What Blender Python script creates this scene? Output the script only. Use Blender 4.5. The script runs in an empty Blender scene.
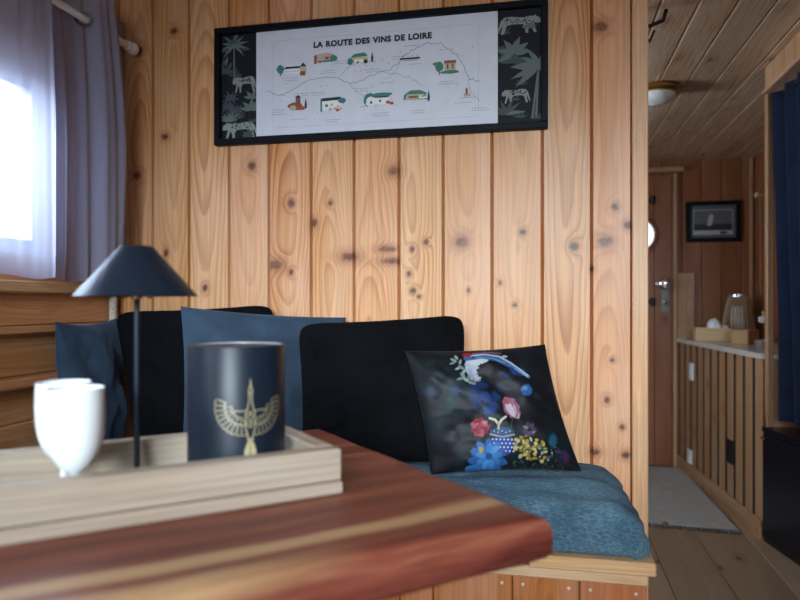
import bpy, bmesh, math, random
import numpy as np
from mathutils import Vector, Matrix
random.seed(4); RNG = np.random.default_rng(7)
SC = bpy.context.scene
COL = SC.collection
PI = math.pi
R = math.radians

# ------------------------------------------------------------------ camera, sky, lights, exposure
YAW = math.atan(146/680)
EYE = 1.15
cd = bpy.data.cameras.new('camera'); cam = bpy.data.objects.new('camera', cd); COL.objects.link(cam)
cam.location = (0, 0, EYE); cam.rotation_euler = (PI/2, 0, YAW)
cd.sensor_width = 36; cd.lens = 36*680/800; cd.shift_y = 3/800
cd.clip_start = 0.02; cd.clip_end = 100
cd.dof.use_dof = True; cd.dof.focus_distance = 2.0; cd.dof.aperture_fstop = 2.4
SC.camera = cam
SC.view_settings.view_transform = 'Standard'; SC.view_settings.look = 'None'
SC.view_settings.gamma = 1; SC.view_settings.use_curve_mapping = False
SC.view_settings.exposure = 0.55

W = bpy.data.worlds.new('sky'); SC.world = W; W.use_nodes = True
bg = W.node_tree.nodes['Background']; bg.inputs[0].default_value = (0.78, 0.90, 1.0, 1); bg.inputs[1].default_value = 2.6

def area(name, loc, direction, sx, sy, power, color, spread=180):
    l = bpy.data.lights.new(name, 'AREA'); l.shape = 'RECTANGLE'; l.size = sx; l.size_y = sy
    l.energy = power; l.color = color; l.spread = R(spread)
    o = bpy.data.objects.new(name, l); COL.objects.link(o); o.location = loc
    o.rotation_euler = Vector(direction).to_track_quat('-Z', 'Y').to_euler()
    return o
DAY = (0.74, 0.89, 1.0)
# daylight falls in from the sky, so most lamps stand outside a window, above it, and point down through it
area('daylight_window_left', (-2.25, 1.26, 2.15), (0.80, 0, -0.55), 1.5, 0.9, 80, DAY)
area('daylight_window_left_rear', (-2.25, -0.45, 2.15), (0.80, 0.1, -0.55), 1.6, 0.9, 105, DAY)
area('daylight_window_corridor', (-2.1, 2.9, 1.40), (1, 0, 0.10), 1.2, 0.7, 58, DAY)  # low second lamp, aimed slightly up to brighten the corridor ceiling
area('daylight_window_corridor_sky', (-2.25, 2.9, 2.15), (0.80, 0.05, -0.50), 1.5, 0.9, 40, DAY)
area('shaped_beam_window_rear', (0.2, -2.5, 1.90), (-0.55, 4.65, -0.85), 1.6, 0.5, 10.5, DAY, 38)  # unseen rear window; narrow beam shaped to brighten the wall's middle

# ------------------------------------------------------------------ node helpers
class NT:
    def __init__(s, name):
        m = bpy.data.materials.new(name); m.use_nodes = True
        s.m = m; s.t = m.node_tree; s.n = s.t.nodes; s.b = s.n['Principled BSDF']; s.out = s.n['Material Output']
    def new(s, ty, **kw):
        n = s.n.new(ty)
        for k, v in kw.items(): setattr(n, k, v)
        return n
    def put(s, sock, v):
        if v is None: return
        if isinstance(v, bpy.types.NodeSocket): s.t.links.new(v, sock)
        else: sock.default_value = v
    def math(s, op, a, b=None, c=None):
        n = s.new('ShaderNodeMath', operation=op)
        s.put(n.inputs[0], a); s.put(n.inputs[1], b); s.put(n.inputs[2], c)
        return n.outputs[0]
    def vmath(s, op, a, b=None):
        n = s.new('ShaderNodeVectorMath', operation=op); s.put(n.inputs[0], a); s.put(n.inputs[1], b)
        return n.outputs[0]
    def attr(s, name):
        return s.new('ShaderNodeAttribute', attribute_name=name)
    def noise(s, vec, scale, detail=2, rough=0.5, out=0):
        n = s.new('ShaderNodeTexNoise'); s.put(n.inputs['Vector'], vec); n.inputs['Scale'].default_value = scale
        n.inputs['Detail'].default_value = detail; n.inputs['Roughness'].default_value = rough
        return n.outputs[out]
    def mix(s, f, a, b, blend='MIX'):
        n = s.new('ShaderNodeMix', data_type='RGBA', blend_type=blend)
        s.put(n.inputs[0], f); s.put(n.inputs[6], a); s.put(n.inputs[7], b)
        return n.outputs[2]
    def ramp(s, f, stops, interp='LINEAR'):
        n = s.new('ShaderNodeValToRGB'); s.put(n.inputs[0], f); e = n.color_ramp.elements
        n.color_ramp.interpolation = interp
        while len(e) < len(stops): e.new(0.5)
        for i, (p, c) in enumerate(stops):
            e[i].position = p; e[i].color = c if len(c) == 4 else (*c, 1)
        return n.outputs[0]
    def bump(s, h, strength, dist=0.01):
        n = s.new('ShaderNodeBump'); s.put(n.inputs['Height'], h)
        n.inputs['Strength'].default_value = strength; n.inputs['Distance'].default_value = dist
        s.put(s.b.inputs['Normal'], n.outputs[0])
    def xyz(s, v):
        n = s.new('ShaderNodeSeparateXYZ'); s.put(n.inputs[0], v); return n.outputs
    def comb(s, x, y, z):
        n = s.new('ShaderNodeCombineXYZ'); s.put(n.inputs[0], x); s.put(n.inputs[1], y); s.put(n.inputs[2], z); return n.outputs[0]

def c4(c): return (*c, 1)
def plain(name, col, rough=0.5, metal=0.0, vary=0.06, scale=30, bump=0.0, sheen=0.0, spec=0.5, coat=0.0):
    k = NT(name); tc = k.new('ShaderNodeTexCoord').outputs['Object']
    n = k.noise(tc, scale, 3)
    lo = tuple(max(0, x*(1-vary)) for x in col); hi = tuple(min(1, x*(1+vary)) for x in col)
    k.put(k.b.inputs['Base Color'], k.ramp(n, [(0.3, lo), (0.7, hi)]))
    k.b.inputs['Roughness'].default_value = rough; k.b.inputs['Metallic'].default_value = metal
    k.b.inputs['Specular IOR Level'].default_value = spec
    k.b.inputs['Sheen Weight'].default_value = sheen; k.b.inputs['Coat Weight'].default_value = coat
    if bump: k.bump(n, bump, 0.004)
    return k.m

def wood(name, early, late, ring=0.0085, knots=0.35, rough=0.42, contrast=0.75, vary=0.16, knotcol=(0.070, 0.022, 0.010), spec=0.4, tint=None):
    """pine boards: growth rings round a pith that lies behind the face, fibre streaks and knots; 'gw' holds board space, 'rnd' one value per board"""
    k = NT(name)
    gw = k.attr('gw').outputs['Vector']; rnd = k.attr('rnd').outputs['Fac']
    kn = k.attr('kn').outputs['Fac']; kw = k.attr('kw').outputs['Fac']
    x, y, z = k.xyz(gw)
    zo = k.math('MULTIPLY_ADD', rnd, 37.0, z)
    lowv = k.comb(k.math('MULTIPLY', x, 7.0), k.math('MULTIPLY', y, 7.0), k.math('MULTIPLY', zo, 1.5))
    low = k.noise(lowv, 1.0, 2)
    low2 = k.noise(k.comb(rnd, rnd, k.math('MULTIPLY', zo, 0.9)), 1.0, 1)
    xo = k.math('ADD', x, k.math('MULTIPLY', k.math('SUBTRACT', rnd, 0.5), 0.07))
    xo = k.math('ADD', xo, k.math('MULTIPLY', k.math('SUBTRACT', low, 0.5), 0.05))
    dep = k.math('ADD', k.math('MULTIPLY_ADD', low2, 0.16, 0.0), y)
    ring_ = ring
    r = k.math('SQRT', k.math('ADD', k.math('MULTIPLY', xo, xo), k.math('MULTIPLY', dep, dep)))
    # random small knots
    kv = k.comb(k.math('MULTIPLY', x, 9.0), k.math('MULTIPLY_ADD', rnd, 51.0, k.math('MULTIPLY', y, 2.0)), k.math('MULTIPLY', zo, 5.0))
    vo = k.new('ShaderNodeTexVoronoi'); k.put(vo.inputs['Vector'], kv); vo.inputs['Scale'].default_value = 1.0
    keep = k.math('LESS_THAN', k.xyz(vo.outputs['Color'])[0], knots)
    wob = k.math('MULTIPLY_ADD', k.noise(gw, 60, 1), 0.06, vo.outputs['Distance'])
    kd = k.new('ShaderNodeMapRange'); k.put(kd.inputs[0], wob); kd.inputs[1].default_value = 0.18; kd.inputs[2].default_value = 0.09
    kd.interpolation_type = 'SMOOTHSTEP'
    core = k.math('MULTIPLY', kd.outputs[0], keep)
    ks = k.new('ShaderNodeMapRange'); k.put(ks.inputs[0], vo.outputs['Distance']); ks.inputs[1].default_value = 0.45; ks.inputs[2].default_value = 0.05
    ks.interpolation_type = 'SMOOTHSTEP'
    soft = k.math('MULTIPLY', ks.outputs[0], keep)
    r = k.math('ADD', r, k.math('MULTIPLY', k.math('ADD', soft, kw), 0.016))
    ph = k.math('FRACT', k.math('ADD', k.math('DIVIDE', r, ring), k.math('MULTIPLY', low, 2.0)))
    late_f = k.ramp(ph, [(0.0, (0, 0, 0)), (0.45, (0.15,)*3), (0.86, (1,)*3), (0.93, (0.9,)*3), (1.0, (0, 0, 0))])
    fib = k.noise(k.comb(k.math('MULTIPLY', xo, 130.0), k.math('MULTIPLY', y, 130.0), k.math('MULTIPLY', zo, 2.0)), 1.0, 4, 0.65)
    f = k.math('MULTIPLY', late_f, k.math('MULTIPLY_ADD', fib, 0.5, 0.5))
    patch = k.noise(k.comb(k.math('MULTIPLY', x, 3.0), y, k.math('MULTIPLY', zo, 0.7)), 2.3, 2)
    cv = k.math('FRACT', k.math('MULTIPLY', rnd, 7.77))
    f = k.math('MULTIPLY', f, k.math('MULTIPLY', contrast, k.math('MULTIPLY', k.math('MULTIPLY_ADD', patch, 1.6, -0.25), k.math('MULTIPLY_ADD', cv, 0.9, 0.35))))
    f = k.math('ADD', f, k.math('MULTIPLY', k.math('SUBTRACT', patch, 0.42), 0.5)); f = k.math('MAXIMUM', f, 0.0)
    col = k.mix(f, c4(early), c4(late))
    streak = k.math('MULTIPLY', k.math('SUBTRACT', fib, 0.5), 1.0)
    b = k.math('ADD', k.math('ADD', 1.0 - vary*0.5, k.math('MULTIPLY', rnd, vary)), streak)
    hsv = k.new('ShaderNodeHueSaturation'); k.put(hsv.inputs['Hue'], k.math('MULTIPLY_ADD', k.math('FRACT', k.math('MULTIPLY', rnd, 13.3)), 0.009, 0.4945)); k.put(hsv.inputs['Color'], col); k.put(hsv.inputs['Value'], b)
    k.put(hsv.inputs['Saturation'], k.math('MULTIPLY_ADD', patch, 0.5, 0.78))
    col = hsv.outputs[0]
    halo = k.math('MINIMUM', k.math('MULTIPLY', soft, 0.55), 0.55)
    halo = k.math('MAXIMUM', halo, k.math('MULTIPLY', k.math('POWER', kw, 1.5), 0.85))
    mid = tuple(0.90*a+0.20*b2 for a, b2 in zip(late, knotcol))
    col = k.mix(halo, col, c4(mid))
    col = k.mix(k.math('MULTIPLY', k.math('MAXIMUM', core, kn), 0.9), col, c4(knotcol))
    k.put(k.b.inputs['Base Color'], col)
    k.put(k.b.inputs['Roughness'], k.math('MULTIPLY_ADD', fib, 0.12, rough-0.06))
    k.b.inputs['Specular IOR Level'].default_value = spec
    k.bump(k.math('ADD', f, fib), 0.12, 0.0006)
    return k.m

M = {}
PINE_E, PINE_L = (0.69, 0.368, 0.180), (0.32, 0.100, 0.034)
M['pine'] = wood('pine_wall', PINE_E, PINE_L, knots=0.0, contrast=0.95)
M['pine_side'] = wood('pine_side_wall', (0.60, 0.31, 0.15), (0.32, 0.115, 0.045), knots=0.3)
M['pine_trim'] = wood('pine_trim', (0.72, 0.415, 0.225), (0.42, 0.17, 0.07), knots=0.06, contrast=0.5)
M['pine_ceiling'] = wood('pine_ceiling', (0.55, 0.39, 0.26), (0.30, 0.16, 0.08), knots=0.45, rough=0.28, contrast=0.5, spec=0.5)
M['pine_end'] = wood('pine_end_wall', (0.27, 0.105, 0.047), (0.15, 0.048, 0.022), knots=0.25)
M['pine_counter'] = wood('pine_counter', (0.44, 0.255, 0.14), (0.26, 0.115, 0.055), knots=0.12)
M['pine_bench'] = wood('pine_bench', (0.58, 0.37, 0.20), (0.34, 0.16, 0.07), knots=0.1, contrast=0.6)
M['pine_fascia'] = wood('pine_fascia', (0.44, 0.165, 0.07), (0.21, 0.06, 0.028), knots=0.35)
M['oak_floor'] = wood('oak_floor', (0.36, 0.25, 0.165), (0.21, 0.135, 0.088), ring=0.006, knots=0.06, rough=0.33, contrast=0.6, vary=0.3, spec=0.5)
M['tray_wood'] = wood('tray_acacia', (0.43, 0.345, 0.265), (0.30, 0.195, 0.13), ring=0.012, knots=0.25, rough=0.5, contrast=0.55, knotcol=(0.22, 0.11, 0.06))
M['box_wood'] = wood('box_wood', (0.62, 0.43, 0.24), (0.48, 0.28, 0.13), ring=0.008, knots=0.0, contrast=0.4)
M['box_tan'] = wood('box_tan', (0.46, 0.27, 0.12), (0.34, 0.17, 0.07), ring=0.008, knots=0.0, contrast=0.4)
M['black'] = plain('black_lacquer', (0.008, 0.009, 0.012), 0.38, vary=0.2)
M['black_frame'] = plain('black_frame_wood', (0.004, 0.005, 0.008), 0.5, vary=0.2, spec=0.12)
M['lamp_black'] = plain('black_powder_coat', (0.007, 0.013, 0.024), 0.40, vary=0.1, spec=0.32)
M['gloss_black'] = plain('gloss_black', (0.005, 0.007, 0.012), 0.25, vary=0.1, spec=0.3)
M['iron'] = plain('black_iron', (0.012, 0.012, 0.014), 0.5, 0.3)
M['brass'] = plain('brass', (0.55, 0.34, 0.12), 0.3, 1.0)
M['chrome'] = plain('chrome', (0.75, 0.76, 0.78), 0.18, 1.0, vary=0.02)
M['dark_metal'] = plain('dark_metal', (0.12, 0.11, 0.10), 0.35, 1.0)
M['white_plastic'] = plain('white_plastic', (0.75, 0.77, 0.78), 0.4, vary=0.02)
M['white_paint'] = plain('white_paint', (0.72, 0.73, 0.74), 0.35, vary=0.03)
M['ceramic'] = plain('white_enamel', (0.90, 0.93, 0.93), 0.28, vary=0.02)
M['gold'] = plain('gold_print', (0.62, 0.52, 0.30), 0.4, 0.35, vary=0.1)
M['vase_in'] = plain('vase_inside', (0.35, 0.38, 0.42), 0.3)
M['tissue'] = plain('white_tissue', (0.85, 0.85, 0.86), 0.9, vary=0.03, bump=0.2)
M['grey_rail'] = plain('grey_trim_paint', (0.33, 0.35, 0.36), 0.5)
M['speckle'] = plain('speckled_trim', (0.55, 0.50, 0.42), 0.5, vary=0.5, scale=220)
M['counter_top'] = plain('counter_top_laminate', (0.62, 0.58, 0.53), 0.22, vary=0.08, scale=12)
M['rattan'] = plain('lantern_slats', (0.42, 0.30, 0.18), 0.55, vary=0.2)
M['candle'] = plain('candle_wax', (0.80, 0.80, 0.78), 0.5, vary=0.02)
M['yellow'] = plain('yellow_wood', (0.62, 0.42, 0.12), 0.5)
M['groove'] = plain('groove_shade', (0.030, 0.016, 0.010), 0.7)  # shade on groove floors and slat sides put into the colour
M['screw'] = plain('nail_heads', (0.70, 0.62, 0.52), 0.4, 0.6)

def fabric(name, col, sheen=0.4, scale=500, bump=0.25, rough=0.9, vary=0.25, big=9, tint=None):
    k = NT(name); tc = k.new('ShaderNodeTexCoord').outputs['Object']
    n1 = k.noise(tc, big, 3, 0.6); n2 = k.noise(tc, scale, 2)
    lo = tuple(v*(1-vary) for v in col); hi = tuple(v*(1+vary) for v in col)
    k.put(k.b.inputs['Base Color'], k.mix(k.math('MULTIPLY', n2, 0.35), k.ramp(n1, [(0.3, lo), (0.7, hi)]), c4(lo)))
    k.b.inputs['Roughness'].default_value = rough; k.b.inputs['Specular IOR Level'].default_value = 0.15
    k.b.inputs['Sheen Weight'].default_value = sheen; k.b.inputs['Sheen Roughness'].default_value = 0.4
    if tint: k.b.inputs['Sheen Tint'].default_value = c4(tint)
    k.bump(n2, bump, 0.003)
    return k.m
M['velvet_blue'] = fabric('slate_blue_velvet', (0.038, 0.062, 0.095), 0.3, 420, tint=(0.45, 0.6, 0.9))
M['velvet_navy'] = fabric('dark_blue_velvet', (0.032, 0.056, 0.092), 0.35, 420, tint=(0.45, 0.6, 0.9))
M['fur_black'] = fabric('black_plush', (0.0013, 0.0015, 0.0028), 0.008, 260, 0.6, tint=(0.4, 0.5, 0.8))
M['curtain_navy'] = fabric('navy_curtain_cloth', (0.009, 0.015, 0.036), 0.15, 600, 0.15, tint=(0.4, 0.5, 0.9))
M['rug'] = fabric('grey_rug', (0.40, 0.385, 0.36), 0.1, 300, 0.6, vary=0.12, big=30)
M['rug_fringe'] = fabric('rug_fringe', (0.13, 0.11, 0.10), 0.0, 200, 0.6)

def blanket_mat():
    k = NT('teal_blanket_fleece'); tc = k.new('ShaderNodeTexCoord').outputs['Object']
    n1 = k.noise(tc, 6, 2); 
    mp = k.new('ShaderNodeMapping'); k.put(mp.inputs[0], tc); mp.inputs['Rotation'].default_value = (0, 0, 0.5); mp.inputs['Scale'].default_value = (90, 210, 210)
    n2 = k.noise(mp.outputs[0], 1.0, 3, 0.6); n3 = k.noise(tc, 420, 2)
    f = k.math('ADD', k.math('MULTIPLY', n1, 0.45), k.math('MULTIPLY', n2, 0.55))
    k.put(k.b.inputs['Base Color'], k.ramp(f, [(0.36, (0.018, 0.050, 0.080)), (0.5, (0.062, 0.132, 0.180)), (0.66, (0.17, 0.29, 0.355))]))
    k.b.inputs['Roughness'].default_value = 0.95; k.b.inputs['Specular IOR Level'].default_value = 0.1
    k.b.inputs['Sheen Weight'].default_value = 0.3; k.b.inputs['Sheen Tint'].default_value = (0.6, 0.8, 1, 1)
    k.bump(k.math('ADD', n2, k.math('MULTIPLY', n3, 0.4)), 1.0, 0.012)
    return k.m
M['blanket'] = blanket_mat()

def print_mat():
    k = NT('printed_satin'); c = k.attr('print').outputs['Color']
    tc = k.new('ShaderNodeTexCoord').outputs['Object']; n = k.noise(tc, 700, 2)
    k.put(k.b.inputs['Base Color'], c); k.b.inputs['Roughness'].default_value = 0.5
    k.b.inputs['Specular IOR Level'].default_value = 0.2; k.b.inputs['Sheen Weight'].default_value = 0.05
    k.bump(n, 0.1, 0.001)
    return k.m
M['print'] = print_mat()

def table_mat():
    k = NT('red_hardwood_slab'); gw = k.attr('gw').outputs['Vector']; x, y, z = k.xyz(gw)   # x along the grain, y across from the near edge
    wob = k.noise(k.comb(k.math('MULTIPLY', x, 2.2), k.math('MULTIPLY', y, 3.0), z), 1.0, 2)
    yy = k.math('ADD', k.math('ADD', y, k.math('MULTIPLY', z, 0.8)), k.math('MULTIPLY', k.math('SUBTRACT', wob, 0.5), 0.06))
    fib = k.noise(k.comb(k.math('MULTIPLY', x, 5.0), k.math('MULTIPLY', yy, 60.0), k.math('MULTIPLY', z, 12.0)), 1.0, 4, 0.7)
    band = k.noise(k.comb(k.math('MULTIPLY', x, 1.0), k.math('MULTIPLY', yy, 16.0), k.math('MULTIPLY', z, 16.0)), 1.0, 2)
    base = k.ramp(k.math('ADD', k.math('MULTIPLY', fib, 0.45), k.math('MULTIPLY', band, 0.55)),
                  [(0.34, (0.050, 0.010, 0.008)), (0.46, (0.150, 0.033, 0.022)), (0.56, (0.23, 0.060, 0.034)), (0.68, (0.36, 0.145, 0.075))])
    def stripe(c, w):
        d = k.math('ABSOLUTE', k.math('SUBTRACT', yy, c))
        mr = k.new('ShaderNodeMapRange'); k.put(mr.inputs[0], d); mr.inputs[1].default_value = w; mr.inputs[2].default_value = w*0.35
        mr.interpolation_type = 'SMOOTHSTEP'; return mr.outputs[0]
    s = k.math('MULTIPLY', stripe(0.088, 0.026), 0.9)
    fade = k.new('ShaderNodeMapRange'); k.put(fade.inputs[0], x); fade.inputs[1].default_value = -0.28; fade.inputs[2].default_value = -0.50
    s = k.math('MAXIMUM', s, k.math('MULTIPLY', k.math('MULTIPLY', stripe(0.018, 0.045), fade.outputs[0]), 0.85))
    col = k.mix(k.math('MULTIPLY', s, k.math('MULTIPLY_ADD', fib, 0.5, 0.6)), base, (0.50, 0.31, 0.15, 1))
    k.put(k.b.inputs['Base Color'], col)
    k.put(k.b.inputs['Roughness'], k.math('MULTIPLY_ADD', fib, 0.18, 0.34)); k.b.inputs['Specular IOR Level'].default_value = 0.3
    k.bump(fib, 0.1, 0.001)
    return k.m
M['table'] = table_mat()

def sheer_mat(name, col, transp):
    k = NT(name); tc = k.new('ShaderNodeTexCoord').outputs['Object']; n = k.noise(tc, 500, 2); n2 = k.noise(tc, 5, 2)
    d = k.new('ShaderNodeBsdfDiffuse'); t = k.new('ShaderNodeBsdfTranslucent'); tr = k.new('ShaderNodeBsdfTransparent')
    cc = k.mix(k.math('MULTIPLY', n2, 0.3), c4(col), c4(tuple(v*0.8 for v in col)))
    k.put(d.inputs[0], cc); k.put(t.inputs[0], cc); tr.inputs[0].default_value = (0.92, 0.93, 1, 1)
    m1 = k.new('ShaderNodeMixShader'); m1.inputs[0].default_value = 0.55; k.put(m1.inputs[1], d.outputs[0]); k.put(m1.inputs[2], t.outputs[0])
    den = k.attr('dens').outputs['Fac']
    m2 = k.new('ShaderNodeMixShader'); k.put(m2.inputs[0], k.math('MULTIPLY', k.math('MULTIPLY_ADD', n, 0.12, transp-0.06), k.math('SUBTRACT', 1.0, k.math('MULTIPLY', den, 0.75)))); k.put(m2.inputs[1], m1.outputs[0]); k.put(m2.inputs[2], tr.outputs[0])
    k.t.links.new(m2.outputs[0], k.out.inputs[0])
    return k.m
M['sheer'] = sheer_mat('lavender_sheer', (0.48, 0.50, 0.66), 0.40)

def glass_mat(name, col=(1, 1, 1), gloss=0.08):
    k = NT(name); tr = k.new('ShaderNodeBsdfTransparent'); g = k.new('ShaderNodeBsdfGlossy'); g.inputs['Roughness'].default_value = 0.03
    tr.inputs[0].default_value = c4(col)
    fr = k.new('ShaderNodeLayerWeight'); fr.inputs[0].default_value = 0.25
    m = k.new('ShaderNodeMixShader'); k.put(m.inputs[0], k.math('MULTIPLY_ADD', fr.outputs[0], 0.5, gloss)); k.put(m.inputs[1], tr.outputs[0]); k.put(m.inputs[2], g.outputs[0])
    k.t.links.new(m.outputs[0], k.out.inputs[0]); return k.m
M['pane'] = glass_mat('window_pane', (0.97, 0.98, 1), 0.03)
M['lamp_glass'] = plain('opal_lamp_glass', (0.80, 0.80, 0.78), 0.15, vary=0.02)
M['lantern_glass'] = glass_mat('lantern_glass', (0.95, 0.95, 0.95), 0.06)

def flat(name, col, rough=0.6): return plain(name, col, rough, vary=0.03, spec=0.2)
M['poster'] = flat('poster_paper', (0.66, 0.67, 0.72), 0.55)
M['ink'] = flat('poster_ink', (0.030, 0.030, 0.040)); M['ink_grey'] = flat('poster_grey_ink', (0.30, 0.31, 0.34))
M['ink_blue'] = flat('poster_river_ink', (0.16, 0.19, 0.24))
M['p_green'] = flat('poster_green', (0.07, 0.22, 0.16)); M['p_teal'] = flat('poster_teal', (0.05, 0.20, 0.19))
M['p_red'] = flat('poster_red', (0.42, 0.09, 0.07)); M['p_brown'] = flat('poster_brown', (0.24, 0.10, 0.05))
M['p_pink'] = flat('poster_pink', (0.60, 0.36, 0.33)); M['p_yellow'] = flat('poster_yellow', (0.58, 0.50, 0.22))
M['p_sand'] = flat('poster_sand', (0.52, 0.42, 0.30)); M['p_white'] = flat('poster_white', (0.80, 0.80, 0.80))
M['jungle_dark'] = flat('jungle_paper', (0.008, 0.009, 0.014), 0.6)
M['jungle_leaf'] = flat('jungle_leaf_print', (0.125, 0.155, 0.150)); M['jungle_pale'] = flat('jungle_leopard_print', (0.25, 0.28, 0.25))
M['jungle_dim'] = flat('jungle_dim_print', (0.060, 0.075, 0.080))
M['photo_dark'] = flat('photo_dark', (0.035, 0.037, 0.040)); M['photo_mid'] = flat('photo_mid', (0.12, 0.125, 0.13))
M['photo_light'] = flat('photo_light', (0.42, 0.43, 0.43)); M['mount_grey'] = flat('mount_grey', (0.10, 0.105, 0.11))

# ------------------------------------------------------------------ mesh builder
class MB:
    def __init__(s): s.v = []; s.f = []; s.mi = []; s.gw = []; s.rnd = []; s.kn = []; s.kw = []; s.grain = False; s.sm = []
    def add(s, vs, fs, mi=0, gw=None, rnd=0.5, smooth=False):
        o = len(s.v); s.v += [tuple(map(float, p)) for p in vs]
        for f in fs: s.f.append(tuple(i+o for i in f)); s.mi.append(mi); s.sm.append(smooth)
        if gw is not None: s.grain = True; s.gw += [tuple(map(float, g)) for g in gw]
        else: s.gw += [(0, 0, 0)]*len(vs)
        s.rnd += [rnd]*len(vs)
    def box(s, c, size, grain=2, ch=0.002, rot=0.0, mi=0, ax=None, rnd=None):
        """chamfered box; grain = index of the local axis the grain follows; rot about Z, or ax = 3 column axes"""
        hx, hy, hz = (d/2 for d in size); ch = min(ch, 0.45*min(hx, hy, hz)*2*0.5)
        if ax is None:
            cr, sr = math.cos(rot), math.sin(rot); ax = ((cr, sr, 0), (-sr, cr, 0), (0, 0, 1))
        A = [Vector(a) for a in ax]; c = Vector(c)
        vs = []; idx = {}
        for sx in (-1, 1):
            for sy in (-1, 1):
                for sz in (-1, 1):
                    for k in range(3):
                        p = [sx*hx, sy*hy, sz*hz]
                        for j in range(3):
                            if j != k: p[j] -= (sx, sy, sz)[j]*ch
                        idx[(sx, sy, sz, k)] = len(vs); vs.append(p)
        fs = []
        def q(*ks): fs.append(tuple(idx[k] for k in ks))
        for k in range(3):
            a, b = (k+1) % 3, (k+2) % 3
            for sg in (-1, 1):
                loop = []
                for (u, w) in ((-1, -1), (1, -1), (1, 1), (-1, 1)):
                    t = [0, 0, 0]; t[k] = sg; t[a] = u; t[b] = w; loop.append((*t, k))
                if sg < 0: loop.reverse()
                q(*loop)
        for k in range(3):      # edges along axis k
            a, b = (k+1) % 3, (k+2) % 3
            for u in (-1, 1):
                for w in (-1, 1):
                    t0 = [0, 0, 0]; t0[a] = u; t0[b] = w; t1 = list(t0); t0[k] = -1; t1[k] = 1
                    loop = [(*t0, a), (*t1, a), (*t1, b), (*t0, b)]
                    if u*w > 0: loop.reverse()
                    q(*loop)
        for sx in (-1, 1):
            for sy in (-1, 1):
                for sz in (-1, 1):
                    l = [(sx, sy, sz, 0), (sx, sy, sz, 1), (sx, sy, sz, 2)]
                    if sx*sy*sz < 0: l.reverse()
                    q(*l)
        r = random.random() if rnd is None else rnd
        oth = [i for i in range(3) if i != grain]
        if size[oth[0]] < size[oth[1]]: oth.reverse()
        gw = [(p[oth[0]], p[oth[1]], p[grain]) for p in vs]
        s.add([c + A[0]*p[0] + A[1]*p[1] + A[2]*p[2] for p in vs], fs, mi, gw, r)
    def boards(s, origin, U, V, N, widths, length, bevel=0.006, depth=0.007, thick=0.018, mi=0, rnds=None, gap=0.0):
        """tongue and groove boards across U, running along V, face towards N"""
        O, U, V, N = Vector(origin), Vector(U), Vector(V), Vector(N); u = 0
        for i, w in enumerate(widths):
            g = gap/2; prof = [(0, -thick), (0, -depth)] + ([(g, -depth)] if g else []) + [(g+bevel, 0), (w-g-bevel, 0)] + ([(w-g, -depth)] if g else []) + [(w, -depth), (w, -thick)]
            vs = []; gw = []; r = random.random() if rnds is None else rnds[i]
            for t in (0, length):
                for a, n in prof:
                    vs.append(O + U*(u+a) + V*t + N*n); gw.append((a-w/2, n, t))
            m = len(prof); fs = [(j, j+1, m+j+1, m+j) for j in range(m-1)] + [tuple(range(m-1, -1, -1)), tuple(range(m, 2*m)), (0, m, 2*m-1, m-1)]
            if (U.cross(V)).dot(N) < 0: fs = [tuple(reversed(f)) for f in fs]
            s.add(vs, fs, mi, gw, r); u += w
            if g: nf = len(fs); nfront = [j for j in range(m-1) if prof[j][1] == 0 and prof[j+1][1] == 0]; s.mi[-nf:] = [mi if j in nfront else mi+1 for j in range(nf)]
    def lathe(s, prof, c, seg=32, mi=0, axis=(0, 0, 1), smooth=True, closed=False):
        A = Vector(axis).normalized(); X = A.orthogonal().normalized(); Y = A.cross(X); c = Vector(c)
        vs = []; fs = []; n = len(prof)
        for r, h in prof:
            for j in range(seg):
                t = 2*PI*j/seg; vs.append(c + A*h + (X*math.cos(t)+Y*math.sin(t))*r)
        for i in range(n-1 if not closed else n):
            i2 = (i+1) % n
            for j in range(seg):
                j2 = (j+1) % seg; fs.append((i*seg+j, i*seg+j2, i2*seg+j2, i2*seg+j))
        if not closed:
            fs.append(tuple(range(seg-1, -1, -1))); fs.append(tuple(range((n-1)*seg, n*seg)))
        s.add(vs, fs, mi, smooth=smooth)
    def tube(s, pts, r, seg=8, mi=0, smooth=True):
        pts = [Vector(p) for p in pts]; vs = []; fs = []; n = len(pts); ref = None
        for i, p in enumerate(pts):
            d = (pts[min(i+1, n-1)]-pts[max(i-1, 0)]).normalized()
            X = d.orthogonal().normalized() if ref is None else (ref - d*ref.dot(d)).normalized()
            ref = X; Y = d.cross(X); rr = r[i] if isinstance(r, (list, tuple)) else r
            for j in range(seg):
                t = 2*PI*j/seg; vs.append(p + (X*math.cos(t)+Y*math.sin(t))*rr)
        for i in range(n-1):
            for j in range(seg):
                j2 = (j+1) % seg; fs.append((i*seg+j, i*seg+j2, (i+1)*seg+j2, (i+1)*seg+j))
        fs.append(tuple(range(seg-1, -1, -1))); fs.append(tuple(range((n-1)*seg, n*seg)))
        s.add(vs, fs, mi, smooth=smooth)
    def prism(s, poly, z0, z1, mi=0):
        n = len(poly); vs = [(x, y, z0) for x, y in poly]+[(x, y, z1) for x, y in poly]
        fs = [(i, (i+1) % n, n+(i+1) % n, n+i) for i in range(n)] + [tuple(range(n-1, -1, -1)), tuple(range(n, 2*n))]
        s.add(vs, fs, mi, [(x, y, z) for x, y, z in vs])
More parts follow.
